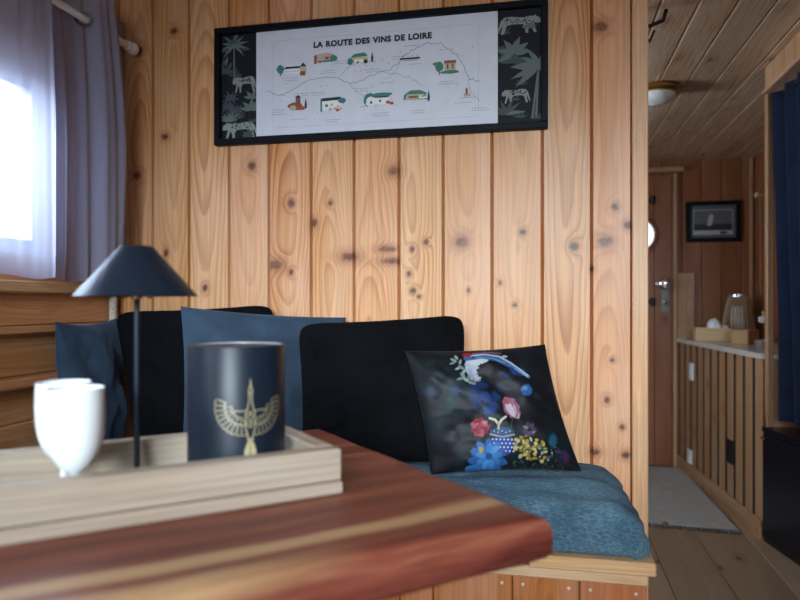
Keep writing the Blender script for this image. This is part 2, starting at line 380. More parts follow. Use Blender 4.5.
    def build(s, name, mats, parent=None, recalc=True):
        me = bpy.data.meshes.new(name)
        base = Vector((0, 0, 0))
        if parent is not None:
            p = parent
            while p is not None: base += p.location; p = p.parent
        me.from_pydata([Vector(v)-base for v in s.v], [], s.f)
        mats = mats if isinstance(mats, (list, tuple)) else [mats]
        for m in mats: me.materials.append(M[m] if isinstance(m, str) else m)
        me.polygons.foreach_set('material_index', s.mi); me.polygons.foreach_set('use_smooth', s.sm)
        if s.grain:
            a = me.attributes.new('gw', 'FLOAT_VECTOR', 'POINT'); a.data.foreach_set('vector', np.array(s.gw, dtype=np.float32).ravel())
            a = me.attributes.new('rnd', 'FLOAT', 'POINT'); a.data.foreach_set('value', np.array(s.rnd, dtype=np.float32))
        if recalc:
            bm = bmesh.new(); bm.from_mesh(me); bmesh.ops.recalc_face_normals(bm, faces=bm.faces); bm.to_mesh(me); bm.free()
        if any(s.sm): me.set_sharp_from_angle(angle=R(38))
        me.update()
        o = bpy.data.objects.new(name, me); COL.objects.link(o)
        if parent is not None: o.parent = parent
        return o

def tag(o, label, cat, group=None, kind=None):
    o['label'] = label; o['category'] = cat
    if group: o['group'] = group
    if kind: o['kind'] = kind
    return o
def thing(name, loc, label, cat, group=None):
    o = bpy.data.objects.new(name, None); COL.objects.link(o); o.location = loc; o.empty_display_size = 0.05
    return tag(o, label, cat, group)
def struct(o, label=None, cat=None):
    o['kind'] = 'structure'
    if label: o['label'] = label
    if cat: o['category'] = cat
    return o
def sempty(name, loc, label, cat):
    o = bpy.data.objects.new(name, None); COL.objects.link(o); o.location = loc
    return struct(o, label, cat)

def vnoise(x, y, seed=0):
    """smooth value noise on numpy arrays, -1..1"""
    xi = np.floor(x).astype(int); yi = np.floor(y).astype(int); xf = x-xi; yf = y-yi
    xf = xf*xf*(3-2*xf); yf = yf*yf*(3-2*yf)
    def h(i, j):
        n = (i*374761393 + j*668265263 + seed*974711) & 0x7fffffff
        n = ((n ^ (n >> 13))*1274126177) & 0x7fffffff
        return ((n ^ (n >> 16)) & 0xffff)/32767.5-1
    a, b, c, d = h(xi, yi), h(xi+1, yi), h(xi, yi+1), h(xi+1, yi+1)
    return (a*(1-xf)+b*xf)*(1-yf)+(c*(1-xf)+d*xf)*yf
def fbm(x, y, seed=0, oct=3):
    return sum(vnoise(x*2**o, y*2**o, seed+o)*0.5**o for o in range(oct))

# ------------------------------------------------------------------ room shell
TOP = 2.15          # corridor ceiling height
TOPS = 2.27         # saloon ceiling height
BACK = 2.15         # face of the boarded partition
END = 5.09
# floor: wide planks running down the corridor
mb = MB(); x = -1.62
while x < 1.5:
    w = 0.235; y = -1.7 - random.random()*0.8
    while y < 5.2:
        L = 2.6 + random.random()*1.2; y1 = min(y+L, 5.2); y0 = max(y, -1.75)
        if y1 > y0: mb.box((x+w/2, (y0+y1)/2, -0.015), (w-0.003, y1-y0-0.002, 0.03), grain=1, ch=0.0025)
        y += L
    x += w
mb.box((-0.06, 1.72, -0.045), (3.3, 7.1, 0.028), grain=1, rnd=0.1)
struct(mb.build('floor', 'oak_floor'), 'worn wide plank floor running down the corridor', 'floor')
# ceiling
mb = MB(); ws = [0.125]*26
mb.boards((1.5, -1.75, TOPS), (-1, 0, 0), (0, 1, 0), (0, 0, -1), ws, 3.92, bevel=0.006, depth=0.006)
mb.boards((1.5, 2.17, TOP), (-1, 0, 0), (0, 1, 0), (0, 0, -1), ws, 3.0, bevel=0.006, depth=0.006)
struct(mb.build('ceiling', 'pine_ceiling'), 'varnished pine board ceiling', 'ceiling')

# boarded partition behind the bench: dense boards so that the knots sit where they grew
edges = [-1.482, -1.348, -1.209, -1.059, -0.914, -0.764, -0.616, -0.465, -0.321, -0.166, -0.011, 0.136, 0.253]
KN = [(-1.301,1.73,.012,.009),(-.975,1.615,.013,.012),(-.835,1.485,.010,.011),(-.698,1.481,.007,.007),(-.754,1.416,.010,.012),(-.630,1.301,.030,.012),(-.888,1.278,.024,.014),(-.835,1.254,.008,.009),(-.505,1.325,.026,.008),(-.490,1.286,.030,.009),(-.422,1.324,.007,.008),(-.432,1.244,.007,.008),(-.419,1.189,.009,.009),(-.482,1.578,.018,.012),(-1.297,1.325,.008,.012),(-1.149,1.202,.008,.010),(-.376,1.346,.008,.008),(-.262,1.344,.020,.015),(-.07,1.371,.010,.008),(.084,1.325,.013,.012),(.175,1.338,.022,.013),(.204,1.441,.009,.009),(.243,1.385,.012,.010),(.137,1.254,.006,.006),(-.095,1.144,.007,.006),(-.141,1.213,.006,.006),(.181,.856,.008,.008),(.196,.977,.006,.006),(.225,.775,.007,.007),(.146,.696,.014,.008),(.236,.691,.012,.009),(-1.267,2.097,.013,.010),(.161,1.99,.020,.012),(-.40,1.17,.006,.005),(-.24,1.19,.005,.006),(-1.40,2.04,.012,.012),(-1.41,1.60,.014,.010)]
def dense_board(xa, xb, z0, z1, y, rnd, st=0.0045):
    w = xb-xa; bev = 0.0055
    us = np.concatenate([[0, 0.0008], np.linspace(bev, w-bev, max(4, int(w/st))), [w-0.0008, w]])
    ns = np.concatenate([[-0.020, -0.016], np.zeros(len(us)-4), [-0.016, -0.020]])*-1
    zs = np.linspace(z0, z1, int((z1-z0)/st))
    U, Z = np.meshgrid(us, zs); Nn = np.meshgrid(ns, zs)[0]
    kn = np.zeros_like(U); kw = np.zeros_like(U)
    for kx, kz, rx, rz in KN:
        if not (xa-0.02 < kx < xb+0.02): continue
        dx = (U+xa-kx); dz = (Z-kz)
        wob = 1+0.25*vnoise(U*90, Z*90, int(kx*999))
        d = np.sqrt((dx/rx)**2+(dz/rz)**2)*wob
        core = np.clip((1.15-d)/0.35, 0, 1); 
        if rx < 0.017: core = core*(0.78+0.22*np.clip(np.abs(d-0.55)/0.3, 0, 1))
        else: core = core*(0.60+0.4*np.clip(vnoise(U*160, Z*160, 3), -0.5, 1))
        kn = np.maximum(kn, core)
        kw = np.maximum(kw, np.exp(-((dx/(rx*2.0))**2+(dz/(rz*2.6))**2)))
    nu, nz = len(us), len(zs)
    V = np.stack([U+xa, y+Nn, Z], -1).reshape(-1, 3)
    i = np.arange(nz-1)[:, None]*nu+np.arange(nu-1)[None, :]
    F = np.stack([i, i+1, i+1+nu, i+nu], -1).reshape(-1, 4)
    G = np.stack([U-w/2, Nn, Z], -1).reshape(-1, 3)
    return V, F, G, np.full(len(V), rnd), kn.ravel(), kw.ravel()
def np_mesh(name, parts, mats, parent=None, smooth=False):
    Vs, Fs = [], []; off = 0
    for p in parts: Vs.append(p[0]); Fs.append(p[1]+off); off += len(p[0])
    V = np.concatenate(Vs); F = np.concatenate(Fs)
    me = bpy.data.meshes.new(name); me.from_pydata(V.tolist(), [], F.tolist())
    for m in mats: me.materials.append(M[m])
    if len(parts[0]) > 2:
        for nm, ix, ty, fld in (('gw', 2, 'FLOAT_VECTOR', 'vector'), ('rnd', 3, 'FLOAT', 'value'), ('kn', 4, 'FLOAT', 'value'), ('kw', 5, 'FLOAT', 'value')):
            a = me.attributes.new(nm, ty, 'POINT'); a.data.foreach_set(fld, np.concatenate([p[ix] for p in parts]).astype(np.float32).ravel())
    if smooth: me.polygons.foreach_set('use_smooth', [True]*len(me.polygons))
    me.update(); o = bpy.data.objects.new(name, me); COL.objects.link(o)
    if parent: o.parent = parent
    return o
rl = [.35,.3,.75,.55,.62,.72,.85,.9,.55,.42,.5,.68]
parts = [dense_board(edges[i], edges[i+1], 0.0, TOPS+0.012, BACK, rl[i]) for i in range(12)]
# rear of the partition, facing the corridor side
zb = np.array([[-1.482, 2.19, 0], [0.253, 2.19, 0], [0.253, 2.19, TOPS+0.012], [-1.482, 2.19, TOPS+0.012]])
parts.append((zb, np.array([[3, 2, 1, 0]]), zb*0+np.array([0, .02, 0]), np.full(4, .5), np.zeros(4), np.zeros(4)))
struct(np_mesh('wall_back', parts, ['pine']), 'knotty pine board wall behind the bench', 'wall')
mb = MB(); mb.boards((0.299, 2.165, TOP-0.001), (1, 0, 0), (0, 0, 1), (0, -1, 0), [0.1112]*10, TOPS-TOP+0.002); struct(mb.build('trim_10', 'pine_side'), 'board face above the corridor opening', 'trim')
mb = MB(); mb.box((0.276, 2.166, TOPS/2), (0.046, 0.052, TOPS-0.004), grain=2, ch=0.003)
struct(mb.build('trim_1', 'pine_trim'), 'pale square end post closing the board wall', 'trim')

# left wall: vertical boards above, horizontal boards below the sill, two window openings
LX = -1.482
WZ0, WZ1 = 1.29, 1.82
mb = MB()
def lwall(y0, y1, z0, z1, horiz):
    if horiz:
        n = max(1, round((z1-z0)/0.14)); mb.boards((LX, y0, z1), (0, 0, -1), (0, 1, 0), (1, 0, 0), [(z1-z0)/n]*n, y1-y0)
    else:
        n = max(1, round((y1-y0)/0.13)); mb.boards((LX, y0, z0), (0, 1, 0), (0, 0, 1), (1, 0, 0), [(y1-y0)/n]*n, z1-z0)
mb.boards((LX, -1.75, WZ0), (0, 0, -1), (0, 1, 0), (1, 0, 0), [0.10, 0.108, 0.145]+[0.1339]*7, 6.9)
lwall(-1.75, 5.15, WZ1, TOPS+0.012, True)
for a, b in ((-1.75, -1.0), (0.1, 0.74), (1.784, 2.45), (3.55, 5.15)): lwall(a, b, WZ0, WZ1, True)
struct(mb.build('wall_left', 'pine_side'), 'horizontal pine boards of the window wall', 'wall')
# mouldings under the window
mb = MB(); mb.box((-1.462, 1.05, 1.073), (0.04, 2.19, 0.022), grain=1, ch=0.004); struct(mb.build('trim_2', 'pine_side'), 'thin horizontal moulding under the window sill', 'trim')
mb = MB(); mb.box((-1.452, 1.02, 0.925), (0.06, 2.1, 0.03), grain=1, ch=0.006); struct(mb.build('trim_3', 'pine_side'), 'wooden ledge low on the window wall', 'trim')
mb = MB(); mb.box((-1.464, 2.131, 1.70), (0.014, 0.036, 0.88), grain=2, ch=0.003); struct(mb.build('trim_4', 'grey_rail'), 'narrow grey strip in the corner beside the curtain', 'trim')
mb = MB(); mb.box((-1.462, 2.088, 1.12), (0.022, 0.02, 0.26), grain=2, ch=0.004); struct(mb.build('trim_5', 'speckle'), 'short speckled pale strip low in the corner', 'trim')

def window(y0, y1, n, lab, ext=0.74):
    root = sempty('window_%d' % n, (LX, (y0+y1)/2, WZ0), lab, 'window')
    mb = MB(); f = 0.045
    for zz in (WZ0+f/2, WZ1-f/2): mb.box((LX-0.035, (y0+y1)/2, zz), (0.06, y1-y0, f), grain=1)
    for yy in (y0+f/2, y1-f/2): mb.box((LX-0.035, yy, (WZ0+WZ1)/2), (0.06, f, WZ1-WZ0-2*f), grain=2)
    mb.build('window_frame', 'white_paint', root)
    mb = MB(); mb.box((LX-0.045, (y0+y1)/2, (WZ0+WZ1)/2), (0.006, y1-y0-2*f, WZ1-WZ0-2*f), ch=0.0005); mb.build('pane', 'pane', root)
    mb = MB(); mb.box((LX+0.022, (y0+y1)/2, 1.196), (0.06, y1-y0+ext, 0.036), grain=1, ch=0.005); mb.build('window_sill', 'pine_bench', root)
    return root
window(0.74, 1.784, 1, 'bright window behind the lavender sheer curtain')
window(-1.0, 0.1, 2, 'second window of the left wall', 0.2)
window(2.45, 3.55, 3, 'window of the left wall beyond the partition', 0.2)

# right wall, rear wall with a window, corridor side wall, end wall
mb = MB(); mb.boards((1.40, -1.75, 0), (0, 1, 0), (0, 0, 1), (-1, 0, 0), [0.134]*53, TOPS+0.012); struct(mb.build('wall_right', 'pine_end'), 'vertical pine boards along the right side', 'wall')
mb = MB()
for x0, x1, z0, z1 in ((-1.6, 1.5, 0, 1.0), (-1.6, 1.5, 1.9, TOPS+0.012), (-1.6, -0.85, 1.0, 1.9), (0.85, 1.5, 1.0, 1.9)):
    n = max(1, round((x1-x0)/0.14)); mb.boards((x0, -1.6, z0), (1, 0, 0), (0, 0, 1), (0, 1, 0), [(x1-x0)/n]*n, z1-z0)
struct(mb.build('wall_rear', 'pine_side'), 'board wall with a wide window facing the bench', 'wall')
mb = MB(); n = 23; mb.boards((-1.555, END, 0), (1, 0, 0), (0, 0, 1), (0, -1, 0), [0.131]*n, TOPS+0.012); struct(mb.build('wall_end', 'pine_end'), 'dark reddish pine boards at the end of the corridor', 'wall')
mb = MB(); mb.box((1.376, 5.066, 1.5), (0.02, 0.02, 1.29), grain=2); struct(mb.build('trim_6', 'pine_counter'), 'thin corner bead beside the framed photo', 'trim')

# door at the corridor end
door = sempty('door_1', (0.50, END, 0), 'plank door with a round porthole at the corridor end', 'door')
mb = MB(); mb.boards((0.16, END-0.022, 0.01), (1, 0, 0), (0, 0, 1), (0, -1, 0), [0.1175]*6, 2.03, bevel=0.005, depth=0.005); mb.build('door_panel', 'pine_end', door)
mb = MB()
mb.box((0.884, END-0.018, 1.03), (0.024, 0.03, 2.06), grain=2); mb.box((0.148, END-0.018, 1.03), (0.024, 0.03, 2.06), grain=2)
mb.build('door_frame', 'pine_counter', door)
mb = MB(); mb.box((0.52, END-0.028, 2.085), (0.84, 0.05, 0.035), grain=0, ch=0.004); mb.build('door_head', 'pine_counter', door)
PH = (0.632, END-0.024, 1.632)
mb = MB(); mb.lathe([(0.112, -0.004), (0.112, 0.016), (0.126, 0.022), (0.140, 0.014), (0.140, -0.004)], PH, 48, axis=(0, -1, 0), closed=True); ph = mb.build('porthole', 'pine_end', door)
k = NT('porthole_daylight'); k.b.inputs['Base Color'].default_value = (.8, .85, .9, 1); k.b.inputs['Emission Color'].default_value = (0.82, 0.92, 1, 1); k.b.inputs['Emission Strength'].default_value = 1.3
k.put(k.b.inputs['Emission Strength'], k.math('MULTIPLY_ADD', k.noise(k.new('ShaderNodeTexCoord').outputs['Object'], 9, 1), 0.4, 0.55)); M['portlight'] = k.m
mb = MB(); mb.lathe([(0.113, -0.003), (0.113, 0.004)], PH, 48, axis=(0, -1, 0)); mb.build('porthole_glass', 'portlight', ph)
for zz in (1.875, 1.158):
    mb = MB(); mb.box((0.59, END-0.026, zz), (0.28, 0.008, 0.026), ch=0.002); mb.lathe([(0.016, -0.03), (0.016, 0.03)], (0.735, END-0.03, zz), 12); h = mb.build('hinge', 'iron', door)
mb = MB(); mb.box((0.818, END-0.026, 1.20), (0.055, 0.008, 0.23), ch=0.003); mb.lathe([(0.02, 0), (0.02, 0.012), (0.006, 0.014), (0.006, 0.03)], (0.818, END-0.03, 1.155), 16, axis=(0, -1, 0)); mb.build('lock_plate', 'dark_metal', door)
mb = MB(); mb.lathe([(0.03, 0), (0.03, 0.008), (0.014, 0.014), (0.014, 0.035), (0.034, 0.045), (0.040, 0.06), (0.034, 0.075), (0.012, 0.082)], (0.815, END-0.028, 1.285), 24, axis=(0, -1, 0))
mb.box((0.775, END-0.075, 1.285), (0.07, 0.018, 0.024), ch=0.006); mb.build('door_handle', 'chrome', door)
# patch of light on the end wall, built as a paler board
mb = MB(); mb.box((0.955, END-0.012, 1.12), (0.115, 0.022, 0.48), grain=2, ch=0.003); struct(mb.build('light_patch', 'pine_counter'), 'patch of light beside the door handle, built as a pale panel', 'trim')

# ------------------------------------------------------------------ corridor: counter, soffit, post, cabinet, curtain
CT = 0.905
cA, cB = Vector((0.915, 5.07, 0)), Vector((1.036, 3.595, 0))           # counter face runs along the tapering hull
cd_ = (cB-cA).normalized(); cn = Vector((cd_.y, -cd_.x, 0)); cn = cn if cn.x < 0 else -cn
cl = (cB-cA).length
counter = thing('counter', (1.15, 4.3, 0), 'built-in counter with upright board front along the corridor wall', 'counter')
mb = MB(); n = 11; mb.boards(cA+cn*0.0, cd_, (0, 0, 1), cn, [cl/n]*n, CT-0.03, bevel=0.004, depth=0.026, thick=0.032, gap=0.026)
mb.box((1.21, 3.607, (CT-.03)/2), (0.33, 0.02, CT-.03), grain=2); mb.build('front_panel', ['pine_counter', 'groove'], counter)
mb = MB(); mb.prism([(cA+cn*0.022)[:2], (cB+cn*0.022)[:2], (1.378, 3.595), (1.378, 5.068)], CT-0.028, CT); mb.build('countertop', 'counter_top', counter)
mb = MB(); p = (cA+cB)/2+cn*0.012; ang = math.atan2(cd_.y, cd_.x); mb.box((p.x, p.y, 0.045), (cl, 0.022, 0.09), grain=0, rot=ang, ch=0.004)
struct(mb.build('baseboard_right', 'pine_counter'), 'skirting board along the foot of the counter', 'baseboard')

def on_face(t, z, off=0.0): q = cA+cd_*t+cn*off; return (q.x, q.y, z)
def socket(name, t, z, w, h, mat, label, cat='socket', group=None):
    root = thing(name, on_face(t, z, 0.001), label, cat, group)
    mb = MB(); mb.box(on_face(t, z, 0.006), (w, 0.012, h), rot=ang, ch=0.003); mb.build('cover_plate', mat, root)
    mb = MB(); mb.box(on_face(t, z, 0.0135), (w*0.5, 0.003, h*0.45), rot=ang, ch=0.001); mb.build('switch_rocker', mat, root)
socket('light_switch', 0.30, 0.70, 0.075, 0.115, 'white_plastic', 'white wall switch high on the counter front near the door', 'switch')
socket('wall_socket', 0.26, 0.115, 0.08, 0.13, 'white_plastic', 'white socket low on the counter front beside the rug', 'socket')
socket('vent_plate', 1.02, 0.33, 0.09, 0.13, 'iron', 'small black plate low on the counter front near the black cabinet', 'plate')

mb = MB(); mb.boards((0.91, 2.19, 2.05), (0, 1, 0), (0, 0, 1), (-1, 0, 0), [0.1206]*8, TOP-2.052, thick=0.02)
mb.box((0.916, 2.672, 2.045), (0.034, 0.966, 0.016), grain=1, ch=0.003)
struct(mb.build('trim_8', 'pine_counter'), 'board pelmet under the ceiling above the navy curtain', 'trim')
mb = MB(); mb.box((1.034, 3.55, (0.557+TOP)/2), (0.010, 0.04, TOP-0.557-.002), grain=2, ch=0.002); mb.box((1.051, 3.556, (0.557+TOP)/2), (0.022, 0.03, TOP-0.557-.002), grain=2, ch=0.004)
struct(mb.build('trim_9', 'pine_counter'), 'upright wooden post between the counter and the navy curtain', 'trim')
mb = MB(); mb.lathe([(0.008, 0), (0.008, 0.05), (0.018, 0.055), (0.020, 0.068), (0.010, 0.078)], (1.379, 4.72, 1.84), 16, axis=(-1, 0, 0)); tag(mb.build('wall_peg', 'box_wood'), 'small pale wooden peg on the wall beside the post', 'peg')

cab = thing('cabinet', (1.22, 3.0, 0), 'low glossy black cabinet under the navy curtain', 'cabinet')
foot = [(1.022, 3.588), (1.222, 2.45), (1.378, 2.45), (1.378, 3.588)]
mb = MB(); mb.prism([(1.029, 3.585), (1.229, 2.46), (1.378, 2.46), (1.378, 3.585)], 0.0, 0.53); mb.build('body', 'gloss_black', cab)
mb = MB(); mb.prism(foot, 0.53, 0.553); mb.build('cabinet_top', 'gloss_black', cab)
da = math.atan2(2.45-3.588, 1.222-1.022)
for q0, q1 in ((0.02, 0.56), (0.58, 1.12)):
    qm = (q0+q1)/2; px, py = 1.029+(0.20)*qm/1.143, 3.585-1.125*qm/1.143
    mb = MB(); mb.box((px-0.008, py-0.001, 0.272), (q1-q0, 0.016, 0.49), rot=da, ch=0.003); d = mb.build('cabinet_door', 'gloss_black', cab)
    hx, hy = 1.029+0.20*(q0+0.03)/1.143, 3.585-1.125*(q0+0.03)/1.143
    mb = MB(); mb.box((hx-0.024, hy-0.002, 0.505), (0.035, 0.014, 0.012), rot=da, ch=0.003); mb.build('handle', 'chrome', d)
mb = MB(); mb.box((1.21, 3.13, 0.553+0.022), (0.13, 0.22, 0.044), grain=1, ch=0.004); tag(mb.build('wooden_box', 'box_tan'), 'small brown wooden box on the black cabinet under the curtain', 'box')

def drape(name, mat, path, z0, z1, nz=40, parent=None, thick=0.0016, wav=None, label=None):
    """cloth hung along a plan path; path = list of (x, y)"""
    P = np.array(path); n = len(P); zs = np.linspace(z1, z0, nz)
    V = np.zeros((nz, n, 3))
    for i, z in enumerate(zs):
        t = i/(nz-1); pp = P.copy()
        if wav is not None: pp = wav(pp, t)
        V[i, :, :2] = pp; V[i, :, 2] = z
    return V
def grid_faces(nz, n):
    i = np.arange(nz-1)[:, None]*n+np.arange(n-1)[None, :]
    return np.stack([i, i+1, i+1+n, i+n], -1).reshape(-1, 4)
def cloth_obj(name, V, mat, parent=None, thick=0.0):
    nz, n = V.shape[:2]; o = np_mesh(name, [(V.reshape(-1, 3), grid_faces(nz, n))], [mat], None, True)
    if thick:
        m = o.modifiers.new('thickness', 'SOLIDIFY'); m.thickness = thick; m.offset = 0
    return o
# navy curtain
s_ = np.linspace(0, 1, 240); yy = 3.528-1.25*s_
xx = 1.078-0.030*np.cos(s_*2*PI*8.5)*(0.7+0.3*np.cos(s_*17))
def wv(pp, t):
    q = pp.copy(); q[:, 0] += 0.012*np.sin(pp[:, 1]*9+t*3)*t + 0.02*t; q[:, 1] += 0.02*t*np.sin(pp[:, 1]*5)-0.02*t; return q
cur = cloth_obj('curtain', drape('c', None, list(zip(xx, yy)), 0.60, 2.146, wav=wv), 'curtain_navy', thick=0.002)
tag(cur, 'dark navy curtain hanging at the right edge above the black cabinet', 'curtain')
rod = thing('curtain_rod', (1.085, 2.88, 2.12), 'thin black rod carrying the navy curtain', 'curtain rod')
mb = MB(); mb.tube([(1.085, 2.2, 2.122), (1.085, 3.53, 2.122)], 0.008, 10); mb.build('rod', 'iron', rod)
for y in (2.25, 2.75, 3.40):
    mb = MB(); mb.box((1.085, y, 2.139), (0.012, 0.02, 0.020), ch=0.002); mb.build('bracket', 'iron', rod)

# rug
rug = thing('rug', (0.62, 4.35, 0), 'grey woven runner rug on the corridor floor', 'rug')
U, Vv = np.meshgrid(np.linspace(0.27, 1, 50), np.linspace(3.73, 5.0, 80))
xr = np.where(True, 0.95-0.035*(Vv-3.7)/1.3, 0); Xg = 0.27+(U-0.27)/0.73*(xr-0.27)
Zg = 0.012+0.0015*np.sin(Vv*2*PI/0.05)+0.002*fbm(Xg*8, Vv*8, 5)
yo = Vv-0.05*(Xg-0.3)/0.65*(1-(Vv-3.73)/1.27)
Vr = np.stack([Xg, yo, Zg], -1)
o = np_mesh('rug_body', [(Vr.reshape(-1, 3)-np.array([0.62, 4.35, 0]), grid_faces(80, 50))], ['rug'], rug, True)
m = o.modifiers.new('thickness', 'SOLIDIFY'); m.thickness = 0.009; m.offset = -1
mb = MB()
for i in range(95):
    x = 0.275+i*0.0071; y = 3.735-0.05*(x-0.3)/0.65; a = random.uniform(-0.6, 0.6)
    mb.tube([(x, y, 0.010), (x+0.01*a, y-0.016, 0.008), (x+0.028*a, y-0.034-random.random()*0.012, 0.004)], [0.0034, 0.003, 0.002], 5)
mb.lathe([(0.001, 0), (0.018, 0.004), (0.014, 0.018), (0.001, 0.024)], (0.60, 3.705, 0.003), 10)
fr_ = mb.build('fringe', 'rug_fringe', rug); fr_['kind'] = 'stuff'; fr_['label'] = 'dark fringe on the near end'

# ceiling lamp
cl_ = thing('ceiling_light', (0.50, 3.34, TOP), 'round brass ceiling light with a glass dome in the corridor', 'ceiling light')
mb = MB(); mb.lathe([(0.085, 0), (0.105, 0.004), (0.108, 0.020), (0.098, 0.032), (0.088, 0.034), (0.084, 0.010)], (0.50, 3.34, TOP-0.001), 48, axis=(0, 0, -1), closed=True); mb.build('brass_ring', 'brass', cl_)['label'] = 'brass ring'
mb = MB(); mb.lathe([(0.084, 0.012), (0.086, 0.034), (0.080, 0.052), (0.060, 0.066), (0.030, 0.074), (0.002, 0.076)], (0.50, 3.34, TOP-0.001), 40, axis=(0, 0, -1)); mb.build('glass_dome', 'lamp_glass', cl_)
# black iron hook on the ceiling by the partition
hk = thing('ceiling_hook', (0.33, 2.40, TOP), 'black iron hook on the ceiling behind the end post', 'hook')
mb = MB(); mb.tube([(0.30, 2.44, TOP-0.002), (0.30, 2.44, 2.11), (0.335, 2.43, 2.085), (0.385, 2.42, 2.10), (0.395, 2.42, 2.135)], 0.007, 10); mb.build('hook_arm', 'iron', hk)
mb = MB(); mb.tube([(0.31, 2.44, TOP-0.002), (0.31, 2.45, 2.07), (0.345, 2.44, 2.04), (0.360, 2.44, 2.075)], [0.006, 0.007, 0.007, 0.004], 10); mb.build('hook_tip', 'iron', hk)

# framed photo on the end wall
ph_ = thing('framed_photo', (1.133, END, 1.715), 'small black and white photo in a black frame at the corridor end', 'picture')
fx0, fx1, fz0, fz1 = 0.958, 1.312, 1.575, 1.858; fy = END-0.001
mb = MB(); b = 0.028
for zz in (fz0+b/2, fz1-b/2): mb.box(((fx0+fx1)/2, fy-0.012, zz), (fx1-fx0, 0.022, b), grain=0)
for x in (fx0+b/2, fx1-b/2): mb.box((x, fy-0.012, (fz0+fz1)/2), (b, 0.022, fz1-fz0-2*b), grain=2)
mb.build('frame', 'black_frame', ph_)
def quad(mb, x0, x1, z0, z1, y, mi): mb.add([(x0, y, z0), (x1, y, z0), (x1, y, z1), (x0, y, z1)], [(0, 1, 2, 3)], mi)
mb = MB(); mb.box(((fx0+fx1)/2, fy-0.005, (fz0+fz1)/2), (fx1-fx0-2*b, 0.004, fz1-fz0-2*b), ch=0.0005); mb.build('mount', 'mount_grey', ph_)['label'] = 'grey mount'
mb = MB(); quad(mb, 1.005, 1.265, 1.625, 1.80, fy-0.0075, 2); quad(mb, 1.010, 1.260, 1.655, 1.795, fy-0.0079, 1)
quad(mb, 1.010, 1.260, 1.655, 1.70, fy-0.0083, 0); quad(mb, 1.18, 1.225, 1.630, 1.648, fy-0.0083, 0)
mb.add([(x, fy-0.0087, z) for x, z in ((1.07, 1.672), (1.215, 1.675), (1.23, 1.70), (1.13, 1.70), (1.10, 1.715), (1.09, 1.70))], [tuple(range(6))], 0)
mb.add([(x, fy-0.0091, z) for x, z in ((1.095, 1.69), (1.125, 1.69), (1.14, 1.75), (1.125, 1.772), (1.11, 1.755))], [tuple(range(5))], 2)
mb.build('photo', ['photo_dark', 'photo_mid', 'photo_light'], ph_, recalc=False)

# things on the counter
def open_box(name, c, sx, sy, h, t, rot, mat, label, z0):
    root = thing(name, (c[0], c[1], z0), label, 'box')
    cr, sr = math.cos(rot), math.sin(rot)
    def w(x, y): return (c[0]+x*cr-y*sr, c[1]+x*sr+y*cr)
    mb = MB(); mb.box((*w(0, 0), z0+0.005), (sx-2*t, sy-2*t, 0.008), grain=0, rot=rot); mb.build('bottom', mat, root)
    for sy_ in (-1, 1): mb = MB(); mb.box((*w(0, sy_*(sy/2-t/2)), z0+h/2+.0005), (sx, t, h), grain=0, rot=rot); mb.build('side', mat, root)
    for sx_ in (-1, 1): mb = MB(); mb.box((*w(sx_*(sx/2-t/2), 0), z0+h/2+.0005), (t, sy-2*t, h), grain=1, rot=rot); mb.build('side', mat, root)
    return root
open_box('wooden_box', (1.057, 4.75), 0.215, 0.14, 0.083, 0.008, -0.08, 'box_wood', 'pale open wooden box holding white tissue on the counter', CT+.0005)
open_box('wooden_box', (1.168, 4.43), 0.112, 0.112, 0.084, 0.008, 0.75, 'box_tan', 'tan wooden box with its corner forward, before the lantern', CT+.0005)
V = []; 
def lump(name, mat, c, r, seed, label, cat, sc=(1, 1, 1)):
    bm = bmesh.new(); bmesh.ops.create_icosphere(bm, subdivisions=4, radius=1)
    from mathutils import noise as nz
    for v in bm.verts:
        d = 1+0.28*nz.noise(v.co*2.2+Vector((seed, 0, 0)))+0.12*nz.noise(v.co*5+Vector((0, seed, 0)))
        v.co = Vector((v.co.x*sc[0], v.co.y*sc[1], v.co.z*sc[2]))*d*r
    me = bpy.data.meshes.new(name); bm.to_mesh(me); bm.free(); me.materials.append(M[mat]); me.polygons.foreach_set('use_smooth', [True]*len(me.polygons))
    o = bpy.data.objects.new(name, me); COL.objects.link(o); o.location = c; return tag(o, label, cat)
lump('tissue_bundle', 'tissue', (1.068, 4.75, CT+0.072), 0.058, 3.0, 'tall crumpled white tissue standing out of the pale wooden box', 'tissue', (0.8, 0.8, 1.15))
lump('tissue_bundle', 'tissue', (1.132, 4.75, CT+0.060), 0.036, 9.0, 'lower crumpled white tissue at the right end of the pale box', 'tissue', (0.8, 0.9, 1.15))
lan = thing('lantern', (1.245, 4.87, CT), 'tapered wooden slat lantern with a white candle on the counter', 'lantern')
LC = (1.245, 4.87)
mb = MB()
mb.lathe([(0.100, 0.0), (0.104, 0.005), (0.100, 0.012), (0.02, 0.012)], (*LC, CT+.0005), 32); mb.build('base', 'rattan', lan)
for i in range(26):
    t = 2*PI*i/26; ct_, st_ = math.cos(t), math.sin(t); mb = MB()
    mb.tube([(LC[0]+0.100*ct_, LC[1]+0.100*st_, CT+0.008), (LC[0]+0.092*ct_, LC[1]+0.092*st_, CT+0.12), (LC[0]+0.075*ct_, LC[1]+0.075*st_, CT+0.22), (LC[0]+0.056*ct_, LC[1]+0.056*st_, CT+0.292)], 0.0042, 6); mb.build('slat', 'rattan', lan)
mb = MB(); mb.lathe([(0.052, 0.285), (0.062, 0.286), (0.062, 0.302), (0.052, 0.303)], (*LC, CT), 32, closed=True); mb.build('top_ring', 'chrome', lan)['label'] = 'metal top ring'
mb = MB(); mb.lathe([(0.046, 0.014), (0.046, 0.22), (0.040, 0.226), (0.002, 0.226)], (*LC, CT), 28); mb.build('candle', 'candle', lan)['label'] = 'white candle'
orn = thing('ornament', (1.178, 4.05, CT), 'small yellow stick ornament with a white flower at the counter end', 'ornament')
